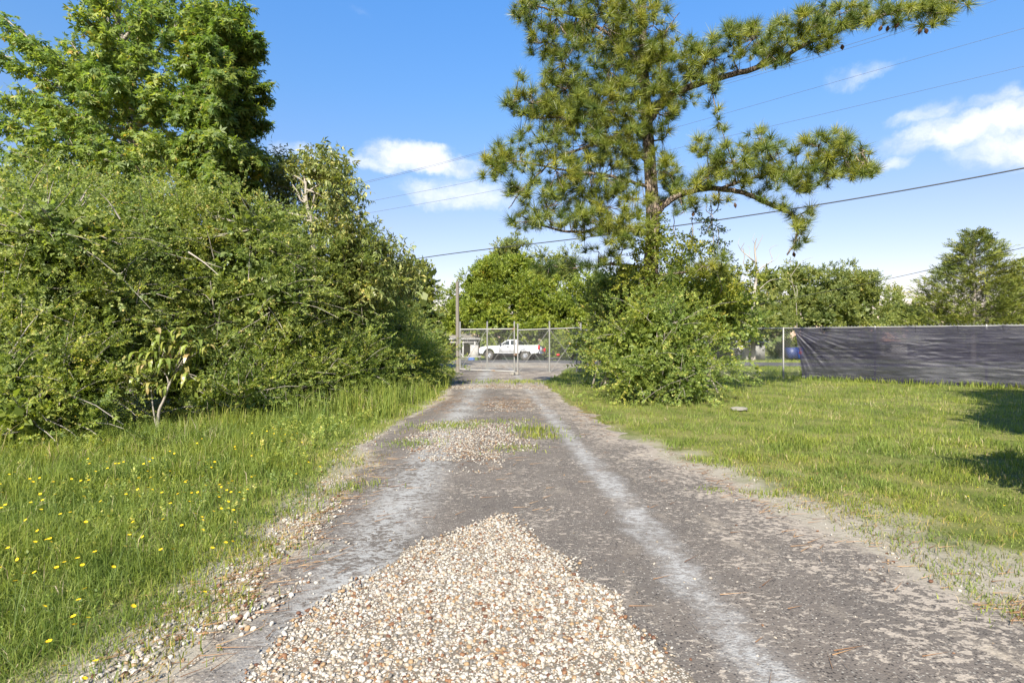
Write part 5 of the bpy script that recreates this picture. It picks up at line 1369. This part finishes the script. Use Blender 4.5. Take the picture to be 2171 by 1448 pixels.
# bed side panels with rear wheel arch
bedp = [(.62, .62)] + [(.54, .60)] + arch(0, .54, .46, R(15), R(170), 10) + [(-1.12, .66), (-1.18, .80), (-1.18, 1.30), (.62, 1.28)]
prism(body, bedp, Y1 - .10, Y1 + .002); prism(body, bedp, Y0 - .002, Y0 + .10)
body.box((-.28, (Y0 + Y1) / 2, .80), (1.78, Y1 - Y0 - .18, .08))
body.box((.60, (Y0 + Y1) / 2, 1.0), (.05, Y1 - Y0 - .18, .5))
ob = mk('body', body, M['white_paint'], trk, local=True)
cab = Acc()
tp = lambda z: .0 if z < 1.27 else .16 * (z - 1.26) / .52
prism(cab, [(.60, 1.262), (2.42, 1.252), (1.72, 1.74), (1.45, 1.79), (.90, 1.79), (.72, 1.74)], Y0 + .05, Y1 - .05, tp)
mk('cab', cab, M['white_paint'], trk, local=True)
def win(name, prof, side):
    a_ = Acc()
    yb = (lambda z: (Y1 - .05 - tp(z)) + .006) if side > 0 else (lambda z: (Y0 + .05 + tp(z)) - .006)
    n = len(prof); V = [(x, yb(z), z) for x, z in prof] + [(x, yb(z) - side * .02, z) for x, z in prof]
    from mathutils.geometry import tessellate_polygon
    tri = tessellate_polygon([[Vector((p[0], p[1], 0)) for p in prof]])
    a_.add(V, [list(q) for q in tri]); a_.add(V, [[i, (i + 1) % n, (i + 1) % n + n, i + n] for i in range(n)])
    mk(name, a_, M['glass'], trk, local=True)
for s_ in (1, -1):
    win('side_window', [(1.42, 1.30), (2.22, 1.30), (1.78, 1.64), (1.52, 1.70)], s_)
    win('side_window', [(.86, 1.32), (1.32, 1.31), (1.38, 1.70), (.96, 1.70)], s_)
a_ = Acc(); a_.add([(2.405, Y0 + .12, 1.275), (2.405, Y1 - .12, 1.275), (1.755, Y1 - .22, 1.73), (1.755, Y0 + .22, 1.73)], [[0, 1, 2, 3]]); a_.V[0][:, 2] += .012; a_.V[0][:, 0] += .008
mk('windshield', a_, M['glass'], trk, local=True)
a_ = Acc(); a_.add([(.615, Y0 + .2, 1.32), (.615, Y1 - .2, 1.32), (.70, Y1 - .27, 1.70), (.70, Y0 + .27, 1.70)], [[0, 3, 2, 1]]); a_.V[0][:, 0] -= .012
mk('rear_window', a_, M['glass'], trk, local=True)
a_ = Acc(); a_.box((-1.16, (Y0 + Y1) / 2, 1.04), (.06, Y1 - Y0 - .36, .48)); a_.box((-1.195, (Y0 + Y1) / 2, 1.02), (.012, 1.15, .26)); tgate = mk('tailgate', a_, M['white_paint'], trk, local=True)
a_ = Acc(); a_.box((-1.205, (Y0 + Y1) / 2, 1.16), (.02, .22, .06)); mk('handle', a_, M['black_plastic'], tgate, local=True)
a_ = Acc(); a_.box((-1.16, (Y0 + Y1) / 2, 1.295), (.10, Y1 - Y0 - .3, .03)); mk('trim', a_, M['black_plastic'], tgate, local=True)
a_ = Acc(); a_.box((-1.25, (Y0 + Y1) / 2, .66), (.2, Y1 - Y0 - .06, .20)); a_.box((-1.3, (Y0 + Y1) / 2, .72), (.14, .5, .10)); mk('rear_bumper', a_, M['chrome'], trk, local=True)
a_ = Acc(); a_.box((WB + .86, (Y0 + Y1) / 2, .60), (.22, Y1 - Y0 - .02, .26)); mk('front_bumper', a_, M['black_plastic'], trk, local=True)
a_ = Acc(); a_.box((WB + .90, (Y0 + Y1) / 2, .90), (.04, 1.0, .24)); mk('grille', a_, M['black_plastic'], trk, local=True)
for yy_ in (Y1 - .075, Y0 + .075):
    a_ = Acc(); a_.box((-1.165, yy_, 1.10), (.13, .17, .34)); mk('tail_light', a_, M['red_lens'], trk, local=True)
    a_ = Acc(); a_.box((WB + .80, yy_ - .02 * np.sign(yy_), .99), (.22, .16, .15)); mk('headlight', a_, M['amber_lens'] if yy_ > 0 else M['alloy'], trk, local=True)
    a_ = Acc(); sg = 1 if yy_ > -.5 else -1
    a_.box((2.18, yy_ + sg * .20, 1.34), (.10, .20, .17)); mk('mirror', a_, M['black_plastic'], trk, local=True)
for xa, xb in ((1.40, 2.35), (.80, 1.40)):
    a_ = Acc(); a_.box(((xa + xb) / 2, Y1 + .008, .96), (xb - xa - .02, .016, .56)); dr_ = mk('door', a_, M['white_paint'], trk, local=True)
    if xa > 1:
        b_ = Acc(); b_.box((xa + .14, Y1 + .03, 1.14), (.22, .03, .045)); mk('handle', b_, M['black_plastic'], dr_, local=True)
a_ = Acc(); a_.box((1.2, (Y0 + Y1) / 2, .50), (3.6, 1.1, .2)); a_.box((1.55, Y1 - .02, .50), (1.6, .10, .08)); a_.box((0, (Y0 + Y1) / 2, RW), (.14, 1.5, .14)); a_.box((-.8, (Y0 + Y1) / 2, .5), (1.0, .9, .16)); mk('chassis', a_, M['black_plastic'], trk, local=True)
def lathe(acc, prof, yc, sgn, xc, zc, n=28):
    an = np.arange(n) * 2 * np.pi / n
    V = np.concatenate([np.stack([xc + r * np.cos(an), np.full(n, yc + sgn * o), zc + r * np.sin(an)], -1) for r, o in prof])
    i = np.arange(n); j = (i + 1) % n
    for k in range(len(prof) - 1):
        acc.add(V, np.stack([i + k * n, j + k * n, j + (k + 1) * n, i + (k + 1) * n], -1))
for xc in (0, WB):
    for yc, sg in ((Y1 - .14, 1), (Y0 + .14, -1)):
        wt = bpy.data.objects.new('wheel', None); COL.objects.link(wt); wt.parent = trk; wt.empty_display_size = .1
        a_ = Acc(); lathe(a_, [(.22, -.13), (.36, -.14), (.41, -.10), (.415, 0), (.41, .10), (.36, .14), (.24, .135), (.22, .10)], yc, sg, xc, RW); mk('tyre', a_, M['tyre'], wt, True, local=True)
        a_ = Acc(); lathe(a_, [(.235, .11), (.215, .12), (.20, .06)], yc, sg, xc, RW); lathe(a_, [(.07, .115), (.06, .13), (.001, .13)], yc, sg, xc, RW, 12)
        for k in range(6):
            an = k * np.pi / 3; c_ = np.array([xc + .14 * math.cos(an), yc + sg * .095, RW + .14 * math.sin(an)])
            rot = np.array([[math.cos(an), 0, -math.sin(an)], [0, 1, 0], [math.sin(an), 0, math.cos(an)]])
            a_.box(c_, (.16, .03, .07), rot)
        mk('rim', a_, M['alloy'], wt, local=True)
        a_ = Acc(); lathe(a_, [(.215, .05), (.001, .05)], yc, sg, xc, RW, 18); mk('brake_disc', a_, M['black_plastic'], wt, local=True)

# ================================================================== THINGS ACROSS THE ROAD
def box_part(name, parent, c, d, m, rot=None):
    a_ = Acc(); a_.box(c, d, rot); return mk(name, a_, M[m], parent)
D_ = 54.0
gz = float(zf(D_))
cx0, cx1 = px_(905, D_), px_(1012, D_)
sh = thing('carport', 'open shed with low weathered roof and white posts behind the gate', 'shed', ((cx0 + cx1) / 2, D_, gz))
ze = pz_(717, D_)
a_ = Acc()
V = []
a_.add([(cx0 - .3, D_ - .3, ze), (cx1 + .3, D_ - .3, ze - .06), (cx1 - 1.2, D_ + 2.4, ze + .62), (cx0 + .6, D_ + 2.4, ze + .68)], [[0, 1, 2, 3]])
a_.add([(cx0 - .3, D_ + 5.2, ze), (cx1 + .3, D_ + 5.2, ze - .06), (cx1 - 1.2, D_ + 2.4, ze + .62), (cx0 + .6, D_ + 2.4, ze + .68)], [[1, 0, 3, 2]])
a_.add([(cx1 + .3, D_ - .3, ze - .06), (cx1 + .3, D_ + 5.2, ze - .06), (cx1 - 1.2, D_ + 2.4, ze + .62)], [[0, 1, 2]])
a_.add([(cx0 - .3, D_ - .3, ze), (cx0 - .3, D_ + 5.2, ze), (cx0 + .6, D_ + 2.4, ze + .68)], [[2, 1, 0]])
mk('roof', a_, M['roofmetal'], sh)
a_ = Acc(); a_.box(((cx0 + cx1) / 2, D_ - .33, ze - .10), (cx1 - cx0 + .62, .05, .14))
for k in range(26): a_.box((cx0 - .25 + k * (cx1 - cx0 + .5) / 25, D_ - .37, ze - .05), (.09, .04, .10))
mk('fascia', a_, M['white_wood'], sh)
box_part('beam', sh, ((cx0 + cx1) / 2, D_ - .1, ze - .34), (cx1 - cx0, .12, .3), 'greyboard')
for u in (908, 945, 982, 1007):
    x_ = px_(u, D_); a_ = Acc(); a_.box((x_, D_ - .1, (ze - .2 + gz) / 2), (.14, .14, ze - .2 - gz)); mk('post', a_, M['white_wood'], sh)
box_part('back_wall', sh, ((cx0 + cx1) / 2, D_ + 4.6, (gz + ze) / 2), (cx1 - cx0, .1, ze - gz), 'greyboard')
a_ = Acc(); a_.tube(np.array([(px_(977, D_), D_ - .15, gz + .9), (px_(990, D_), D_ - .3, gz + .1)]), .06, 4); a_.tube(np.array([(px_(1000, D_), D_ - .15, gz + 1.1), (px_(988, D_), D_ - .3, gz + .1)]), .06, 4); mk('brace', a_, M['white_wood'], sh)
D2 = 52.5
o = thing('cabinet', 'grey panelled cabinet standing under the shed edge', 'cabinet', (px_(1006, D2), D2, gz))
box_part('case', o, (px_(1006, D2 + 1), D2 + .9, gz + .95), (.75, .6, 1.5), 'greyboard'); box_part('top', o, (px_(1006, D2 + 1), D2 + .9, gz + 1.72), (.82, .66, .05), 'white_wood')
o = thing('boat', 'small pale boat hull stored under the shed', 'boat', (px_(995, 51), 51.2, gz))
a_ = Acc()
sec_ = []
for k, xx in enumerate(np.linspace(-1.1, 1.1, 9)):
    wdt_ = .42 * (1 - max(0, (xx - .1) / 1.05) ** 2); h0 = .28 + .1 * max(0, xx) ** 2
    sec_.append([(xx, -wdt_, .5 + h0 - .28), (xx, -wdt_ * .75, .2 + max(0, xx) * .1), (xx, 0, .12 + max(0, xx) ** 2 * .15), (xx, wdt_ * .75, .2 + max(0, xx) * .1), (xx, wdt_, .5 + h0 - .28)])
V = np.array(sec_).reshape(-1, 3) + [px_(994, 51), 51.2, gz + .15]
i = (np.arange(8)[:, None] * 5 + np.arange(4)[None]).ravel()
a_.add(V, np.stack([i, i + 5, i + 6, i + 1], -1)); mk('hull', a_, M['white_wood'], o)
a_ = Acc(); a_.box((px_(994, 51), 51.2, gz + .62), (2.1, .86, .04)); mk('deck', a_, M['greyboard'], o)
o = rock('tarp_bundle', 'small crumpled blue tarp on the ground beside the truck nose', 'tarp', (px_(1000, 49.5), 49.5, float(zf(49.5)) + .2), (.7, .5, .35), 'blue_tarp')
o = thing('bucket', 'small green bucket beside the blue tarp', 'bucket', (px_(1010, 49.5), 49.5, float(zf(49.5))))
a_ = Acc(); a_.tube(np.array([(px_(1010, 49.5), 49.5, float(zf(49.5))), (px_(1010, 49.5), 49.5, float(zf(49.5)) + .4)]), [.15, .19], 12); mk('pail', a_, M['stalk'], o)

# riding mower parked right of truck
D3 = 50.0; gm = float(zf(D3)); xm_ = px_(1172, D3)
o = thing('riding_mower', 'red and black riding mower right of the truck tail', 'mower', (xm_, D3, gm))
box_part('hood', o, (xm_ + .45, D3, gm + .72), (.26, .45, .16), 'red_paint'); box_part('chassis', o, (xm_ - .05, D3, gm + .40), (1.5, .6, .18), 'black_plastic')
box_part('seat', o, (xm_ - .35, D3, gm + .78), (.42, .45, .10), 'black_plastic'); box_part('seat_back', o, (xm_ - .56, D3, gm + 1.0), (.08, .45, .40), 'black_plastic')
for dx_, rr_ in ((-.5, .25), (.55, .18)):
    for s_ in (-1, 1):
        a_ = Acc(); a_.tube(np.array([(xm_ + dx_, D3 + s_ * .3, gm + rr_), (xm_ + dx_, D3 + s_ * .46, gm + rr_)]), rr_, 16); wh = mk('wheel', a_, M['tyre'], o)
        b_ = Acc(); b_.tube(np.array([(xm_ + dx_, D3 + s_ * .46, gm + rr_), (xm_ + dx_, D3 + s_ * .475, gm + rr_)]), rr_ * .5, 12); mk('rim', b_, M['alloy'], wh)
a_ = Acc(); a_.tube(np.array([(xm_ + .2, D3, gm + .7), (xm_ + .02, D3, gm + 1.02)]), .025, 6)
an = np.linspace(0, 2 * np.pi, 17); a_.tube(np.stack([xm_ + .02 + .08 * np.cos(an), D3 + .17 * np.sin(an), gm + 1.03 + .12 * np.cos(an)], -1), .015, 5); mk('steering_wheel', a_, M['black_plastic'], o)

# white house seen below the trees right of the bush
def house(label, x0, x1, y, h, m_wall, m_roof, roof_h, wins, depth=7):
    gz_ = float(zf(y))
    o = thing('house', label, 'house', ((x0 + x1) / 2, y, gz_))
    # wall with real openings is not visible at this size: panes are set into frames that stand proud
    box_part('wall', o, ((x0 + x1) / 2, y + depth / 2, gz_ + h / 2), (x1 - x0, depth, h), m_wall)
    a_ = Acc()
    xa, xb, ya, yb, z0 = x0 - .4, x1 + .4, y - .45, y + depth + .45, gz_ + h + .003
    a_.add([(xa, ya, z0), (xb, ya, z0), (xb, (ya + yb) / 2, z0 + roof_h), (xa, (ya + yb) / 2, z0 + roof_h)], [[0, 1, 2, 3]])
    a_.add([(xa, yb, z0), (xb, yb, z0), (xb, (ya + yb) / 2, z0 + roof_h), (xa, (ya + yb) / 2, z0 + roof_h)], [[1, 0, 3, 2]])
    a_.add([(xa, ya, z0), (xa, yb, z0), (xb, yb, z0), (xb, ya, z0)], [[0, 1, 2, 3]])
    a_.add([(xa, ya, z0), (xa, yb, z0), (xa, (ya + yb) / 2, z0 + roof_h)], [[0, 2, 1]]); a_.add([(xb, ya, z0), (xb, yb, z0), (xb, (ya + yb) / 2, z0 + roof_h)], [[0, 1, 2]])
    mk('roof', a_, M[m_roof], o)
    for k in range(int(h / .2) if m_wall == 'white_wood' else 0):
        pass
    for wx, wz, ww, wh_ in wins:
        f_ = Acc()
        for c, d in (((wx, y - .02, wz + wh_ / 2 + .05), (ww + .2, .06, .1)), ((wx, y - .02, wz - wh_ / 2 - .05), (ww + .2, .08, .1)), ((wx - ww / 2 - .05, y - .021, wz), (.1, .06, wh_)), ((wx + ww / 2 + .05, y - .021, wz), (.1, .06, wh_)), ((wx, y - .022, wz), (ww, .05, .05))):
            f_.box(c, d)
        fr = mk('window', f_, M['white_wood'], o)
        box_part('pane', fr, (wx, y - .005, wz), (ww, .02, wh_), 'glass')
    return o
house('long low white house showing below the trees right of the big bush', px_(1530, 60), px_(1622, 60), 60, 1.9, 'white_wood', 'greyboard', .8, [(px_(1552, 60), .3, .9, .8), (px_(1590, 60), .3, .9, .8)])
house('white trailer house seen faintly through the right part of the screen', px_(2015, 46), px_(2230, 46), 46, 2.3, 'white_wood', 'roofmetal', .5, [(px_(2050, 46), .3, .9, .8), (px_(2130, 46), .3, 1.2, .8), (px_(2200, 46), .3, .9, .8)], 5)
house('house with a reddish roof seen faintly through the left part of the screen', px_(1810, 64), px_(1950, 64), 64, 2.0, 'greyboard', 'brownroof', 1.7, [(px_(1850, 64), .2, 1, .9), (px_(1910, 64), .2, 1, .9)])
a_ = Acc(); a_.box((0, 0, .85), (.38, .35, 1.7)); V = a_.V[0]; V[V[:, 2] > 1, 0] += .12
o = mk('concrete_post', a_, M['concrete']); o.location = (px_(1582, 50), 50, float(zf(50)) - .1); tag(o, 'thick grey concrete post leaning beside the white house', 'post')
o = thing('dumpster', 'blue metal bin with a red round mark beyond the fence', 'bin', (px_(1690, 48), 48, float(zf(48))))
gz_ = float(zf(48)); bx = px_(1687, 48)
box_part('case', o, (bx - .16, 48.5, gz_ + .62), (.78, 1.0, .92), 'navy_steel'); box_part('side_panel', o, (bx + .42, 48.45, gz_ + .62), (.36, 1.1, .95), 'blue_steel')
box_part('foot', o, (bx - .3, 48.5, gz_ + .1), (.2, .8, .2), 'black_plastic'); box_part('foot', o, (bx + .45, 48.5, gz_ + .1), (.2, .8, .2), 'black_plastic')
a_ = Acc(); a_.tube(np.array([(bx + .36, 47.90, gz_ + .66), (bx + .36, 47.885, gz_ + .66)]), .15, 18); a_.box((bx + .36, 47.892, gz_ + .96), (.2, .012, .1)); mk('mark', a_, M['red_paint'], o)
o = thing('utility_pole', 'grey pole seen through the right part of the black screen', 'pole', (px_(2062, 40), 40, float(zf(40))))
a_ = Acc(); a_.tube(np.array([(px_(2062, 40), 40, -.4), (px_(2062, 40), 40, 2.0)]), [.18, .15], 10); mk('shaft', a_, M['pole'], o, True)

# ================================================================== BACKGROUND TREES
rt = np.random.default_rng(404)
def bgtree(label, base, lobes_px, n, size, m, tm=T_WIDE, core=.25, name='tree', trunk_r=.2, group=None, depth=.8, **kw):
    base = np.array([base[0], base[1], float(zf(base[1]))])
    t = thing(name, label, 'tree', base, group)
    lobes = []
    for u, v, ru, rv, D in lobes_px:
        lobes.append((P(u, v, D), np.array([ru * D / F, (ru + rv) / 2 * D / F * depth, rv * D / F])))
    tw = Acc(); limbs(tw, base, [c + rt.normal(0, .2, 3) * r for c, r in lobes], trunk_r, rt, np.mean([c for c, r in lobes], 0))
    mk('trunk', tw, M['greybark'], t, True)
    mk('crown', crown(rt, lobes, n, size, tm, core=core, **kw), M[m], t)
GB = 'trees across the road'
bgtree('bright yellow green tree behind the gate and truck', (px_(1060, 60), 60), [(1060, 620, 75, 60, 59), (985, 660, 55, 55, 58), (1090, 570, 55, 40, 60), (1130, 640, 60, 60, 58), (1040, 690, 80, 45, 56.5), (960, 700, 35, 40, 57), (1015, 600, 45, 35, 60), (1120, 700, 60, 40, 56.5)], 10156, 0.53, 'tree_bright', group=GB)
bgtree('taller darker tree whose top shows behind the bright tree', (px_(1085, 70), 70), [(1080, 540, 30, 40, 70), (1110, 575, 70, 50, 70), (1050, 590, 50, 40, 70), (1190, 580, 70, 45, 70)], 3046, 0.61, 'tree_mid', group=GB)
bgtree('yellowish green tree right of the truck, behind the big bush', (px_(1210, 57), 57), [(1200, 660, 60, 60, 57), (1230, 720, 60, 45, 55), (1270, 640, 60, 60, 58), (1190, 735, 30, 25, 53)], 4218, 0.56, 'tree_bright', group=GB)
bgtree('wide mid green tree behind the pine', (px_(1400, 60), 60), [(1330, 640, 70, 60, 60), (1430, 640, 80, 70, 60), (1500, 660, 70, 60, 58), (1350, 710, 90, 45, 57), (1490, 720, 80, 40, 57)], 4218, 0.61, 'tree_mid', group=GB)
bgtree('leafy tree around the foot of the dead tree', (px_(1590, 52), 52), [(1560, 640, 50, 45, 52), (1610, 660, 55, 45, 52), (1580, 700, 70, 35, 50), (1630, 600, 25, 30, 54), (1640, 690, 40, 35, 50), (1530, 600, 30, 25, 53), (1600, 688, 45, 26, 47.5)], 3984, 0.48, 'tree_mid', group=GB)
bgtree('broad round crowned tree above the left end of the screen', (px_(1765, 62), 62), [(1770, 625, 95, 62, 62), (1700, 640, 55, 60, 61), (1830, 625, 55, 48, 62), (1740, 680, 90, 40, 59), (1820, 680, 60, 40, 60), (1680, 590, 30, 30, 62)], 6562, 0.56, 'tree_mid', group=GB)
bgtree('small hazy tree between the round tree and the cedar', (px_(1900, 75), 75), [(1895, 665, 45, 45, 75), (1935, 690, 45, 35, 75), (1870, 690, 40, 30, 74)], 1757, 0.61, 'tree_mid', group=GB)
bgtree('low shrubby growth under the trees right of the fence post', (px_(1650, 53), 53), [(1665, 742, 32, 18, 53), (1710, 735, 60, 25, 54), (1800, 735, 80, 25, 55)], 1757, 0.45, 'tree_mid', group=GB, trunk_r=.06)
def cedar(label, base, u, vtop, hw, D, n, seed):
    rng = np.random.default_rng(seed)
    b = np.array([base[0], base[1], float(zf(base[1]))])
    t = thing('cedar_tree', label, 'tree', b, 'cedars at the right')
    tw = Acc(); top = P(u, vtop, D); top[1] = D
    tw.tube(np.array([b, (b + top) / 2, top]), [.2, .12, .02], 8)
    H = top[2] - b[2]; Rm = hw * D / F
    f = Acc()
    nb = 210
    for k in range(nb):
        q = (k + rng.random()) / nb
        z = b[2] + H * (.06 + .92 * q)
        r = Rm * (1 - q) ** .80 * rng.uniform(.65, 1.12) + .12
        az = k * 2.39996 + rng.normal(0, .3)
        d = np.array([math.cos(az), math.sin(az), 0])
        p0 = np.array([b[0] + (top[0] - b[0]) * q, b[1], z - r * .10]); p1 = p0 + d * r + np.array([0, 0, r * .28 + .15])
        ln = smooth_line([p0, (p0 + p1) / 2 + [0, 0, -.06 * r], p1], 7)
        tw.tube(ln, np.linspace(.035, .008, 7), 4, cap=False)
        m = max(5, int(n / nb * (r / Rm + .15) * 1.6))
        s_ = rng.uniform(.2, 1, m) ** .7
        p = p0 + (p1 - p0) * s_[:, None] + rng.normal(0, 1, (m, 3)) * np.array([.26, .26, .13]) * (1.15 - s_[:, None] * .7) * max(.5, r / 2)
        X = nrm(d * .9 + np.array([0, 0, .55]) + rng.normal(0, .45, (m, 3)))
        inst(f, T_CEDAR, p, X, .62 * rng.uniform(.7, 1.2, m), .45 + rng.normal(0, .13) + .1 * (s_ - .5), rng, .14)
    mk('trunk', tw, M['greybark'], t); mk('crown', f, M['cedar'], t)
cedar('large conical cedar above the right part of the screen', (px_(2065, 44), 44), 2065, 492, 158, 44, 6000, 11)
cedar('second cedar at the right edge, lower and partly cut off', (px_(2190, 47), 47), 2195, 545, 135, 47, 3300, 12)
# dead tree
db = np.array([px_(1597, 49.5), 49.5, float(zf(49.5)) + .0])
D_ = 49.5
dead = thing('dead_tree', 'bare pale dead tree between the pine and the round tree', 'tree', db)
a_ = Acc()
dl = [([(1597, 765), (1597, 640), (1602, 600), (1603, 560), (1600, 525), (1604, 505)], .20, .03), ([(1602, 580), (1618, 565), (1635, 555), (1637, 545)], .07, .02), ([(1603, 558), (1588, 545), (1572, 530), (1578, 515)], .07, .02), ([(1600, 535), (1610, 515), (1618, 498)], .05, .015), ([(1598, 630), (1612, 612), (1632, 595), (1650, 592)], .05, .015),
      ([(1597, 645), (1575, 632), (1555, 640)], .08, .03), ([(1637, 548), (1632, 530), (1640, 522), (1650, 520)], .03, .012), ([(1572, 532), (1565, 518), (1568, 505)], .03, .012), ([(1588, 545), (1590, 528), (1584, 520)], .03, .01), ([(1635, 556), (1645, 550), (1652, 540)], .02, .01), ([(1602, 520), (1596, 508), (1600, 495)], .025, .01)]
for pts, r0, r1 in dl:
    ln = smooth_line([P(u, v, D_ + rt.normal(0, .3) * (k > 0)) for k, (u, v) in enumerate(pts)], 6 * len(pts)); a_.tube(ln, np.linspace(r0, r1, len(ln)), 6)
mk('trunk', a_, M['palebark'], dead, True)
d2 = np.array([px_(1690, 57), 57, float(zf(57))])
dead2 = thing('dead_tree', 'thin bare snag rising left of the round crowned tree', 'tree', d2)
a_ = Acc()
for pts, r0, r1 in (([(1690, 715), (1688, 640), (1680, 600), (1675, 580)], .04, .012), ([(1680, 600), (1668, 590), (1658, 575)], .04, .01), ([(1677, 585), (1700, 555), (1725, 545)], .03, .01), ([(1688, 640), (1690, 615), (1684, 605)], .04, .02)):
    ln = smooth_line([P(u, v, 57) for u, v in pts], 16); a_.tube(ln, np.linspace(r0, r1, 16), 5)
mk('trunk', a_, M['greybark'], dead2, True)
# trees standing left behind the thicket and far off
bgtree('leafy tree showing at the end of the thicket, left of the pole', (px_(885, 33), 33), [(890, 600, 25, 35, 33), (860, 650, 45, 50, 33), (895, 680, 30, 40, 32), (905, 730, 30, 25, 31)], 1500, .55, 'tree_mid', group=GB)
acc = Acc()
xs = np.linspace(-150, 190, 130)
lob = []
for x in xs:
    yy = 95 + rt.uniform(-8, 10); hh = rt.uniform(4.0, 6.5)
    lob.append((np.array([x, yy, hh * .45]), np.array([rt.uniform(2.5, 4), 2.5, hh * .55])))
mk('far_woods', crown(rt, lob, 4000, 1.9, T_WIDE, core=.3, corecard=2.0, clump=14), M['far'], kind='stuff')

# ================================================================== OUT OF FRAME, CASTING THE SHADOWS AT THE RIGHT EDGE
def shade_plant(label, base, lobes, n, size, name='tree', cat='tree'):
    b = np.array([base[0], base[1], 0.0])
    t = thing(name, label, cat, b)
    tw = Acc(); L = [(np.array(c, float), np.array(r, float)) for c, r in lobes]
    limbs(tw, b, [c for c, r in L], .14 if cat == 'tree' else .04, rt, L[0][0]); mk('trunk', tw, M['greybark'], t, True)
    mk('crown', crown(rt, L, n, size, T_WIDE, core=1.2, corecard=.22, wob=.08, shell=(.4, .9)), M['tree_mid'], t)
shade_plant('tall dense leaning tree outside the right of the view, shading the lawn edge', (7.4, 4.4), [((8.5, 4.6, 3.8), (1.5, 1.4, 1.2)), ((10.2, 4.6, 5.8), (1.7, 1.4, 1.6)), ((11.8, 4.6, 7.7), (1.8, 1.4, 1.4))], 3000, .55)
shade_plant('low dense bush outside the right of the view, shading the lawn edge', (6.1, 4.3), [((5.75, 4.35, 1.1), (.9, .8, 1.1))], 2200, .22, 'bush', 'bush')
print('TRIANGLES', TRI[0])
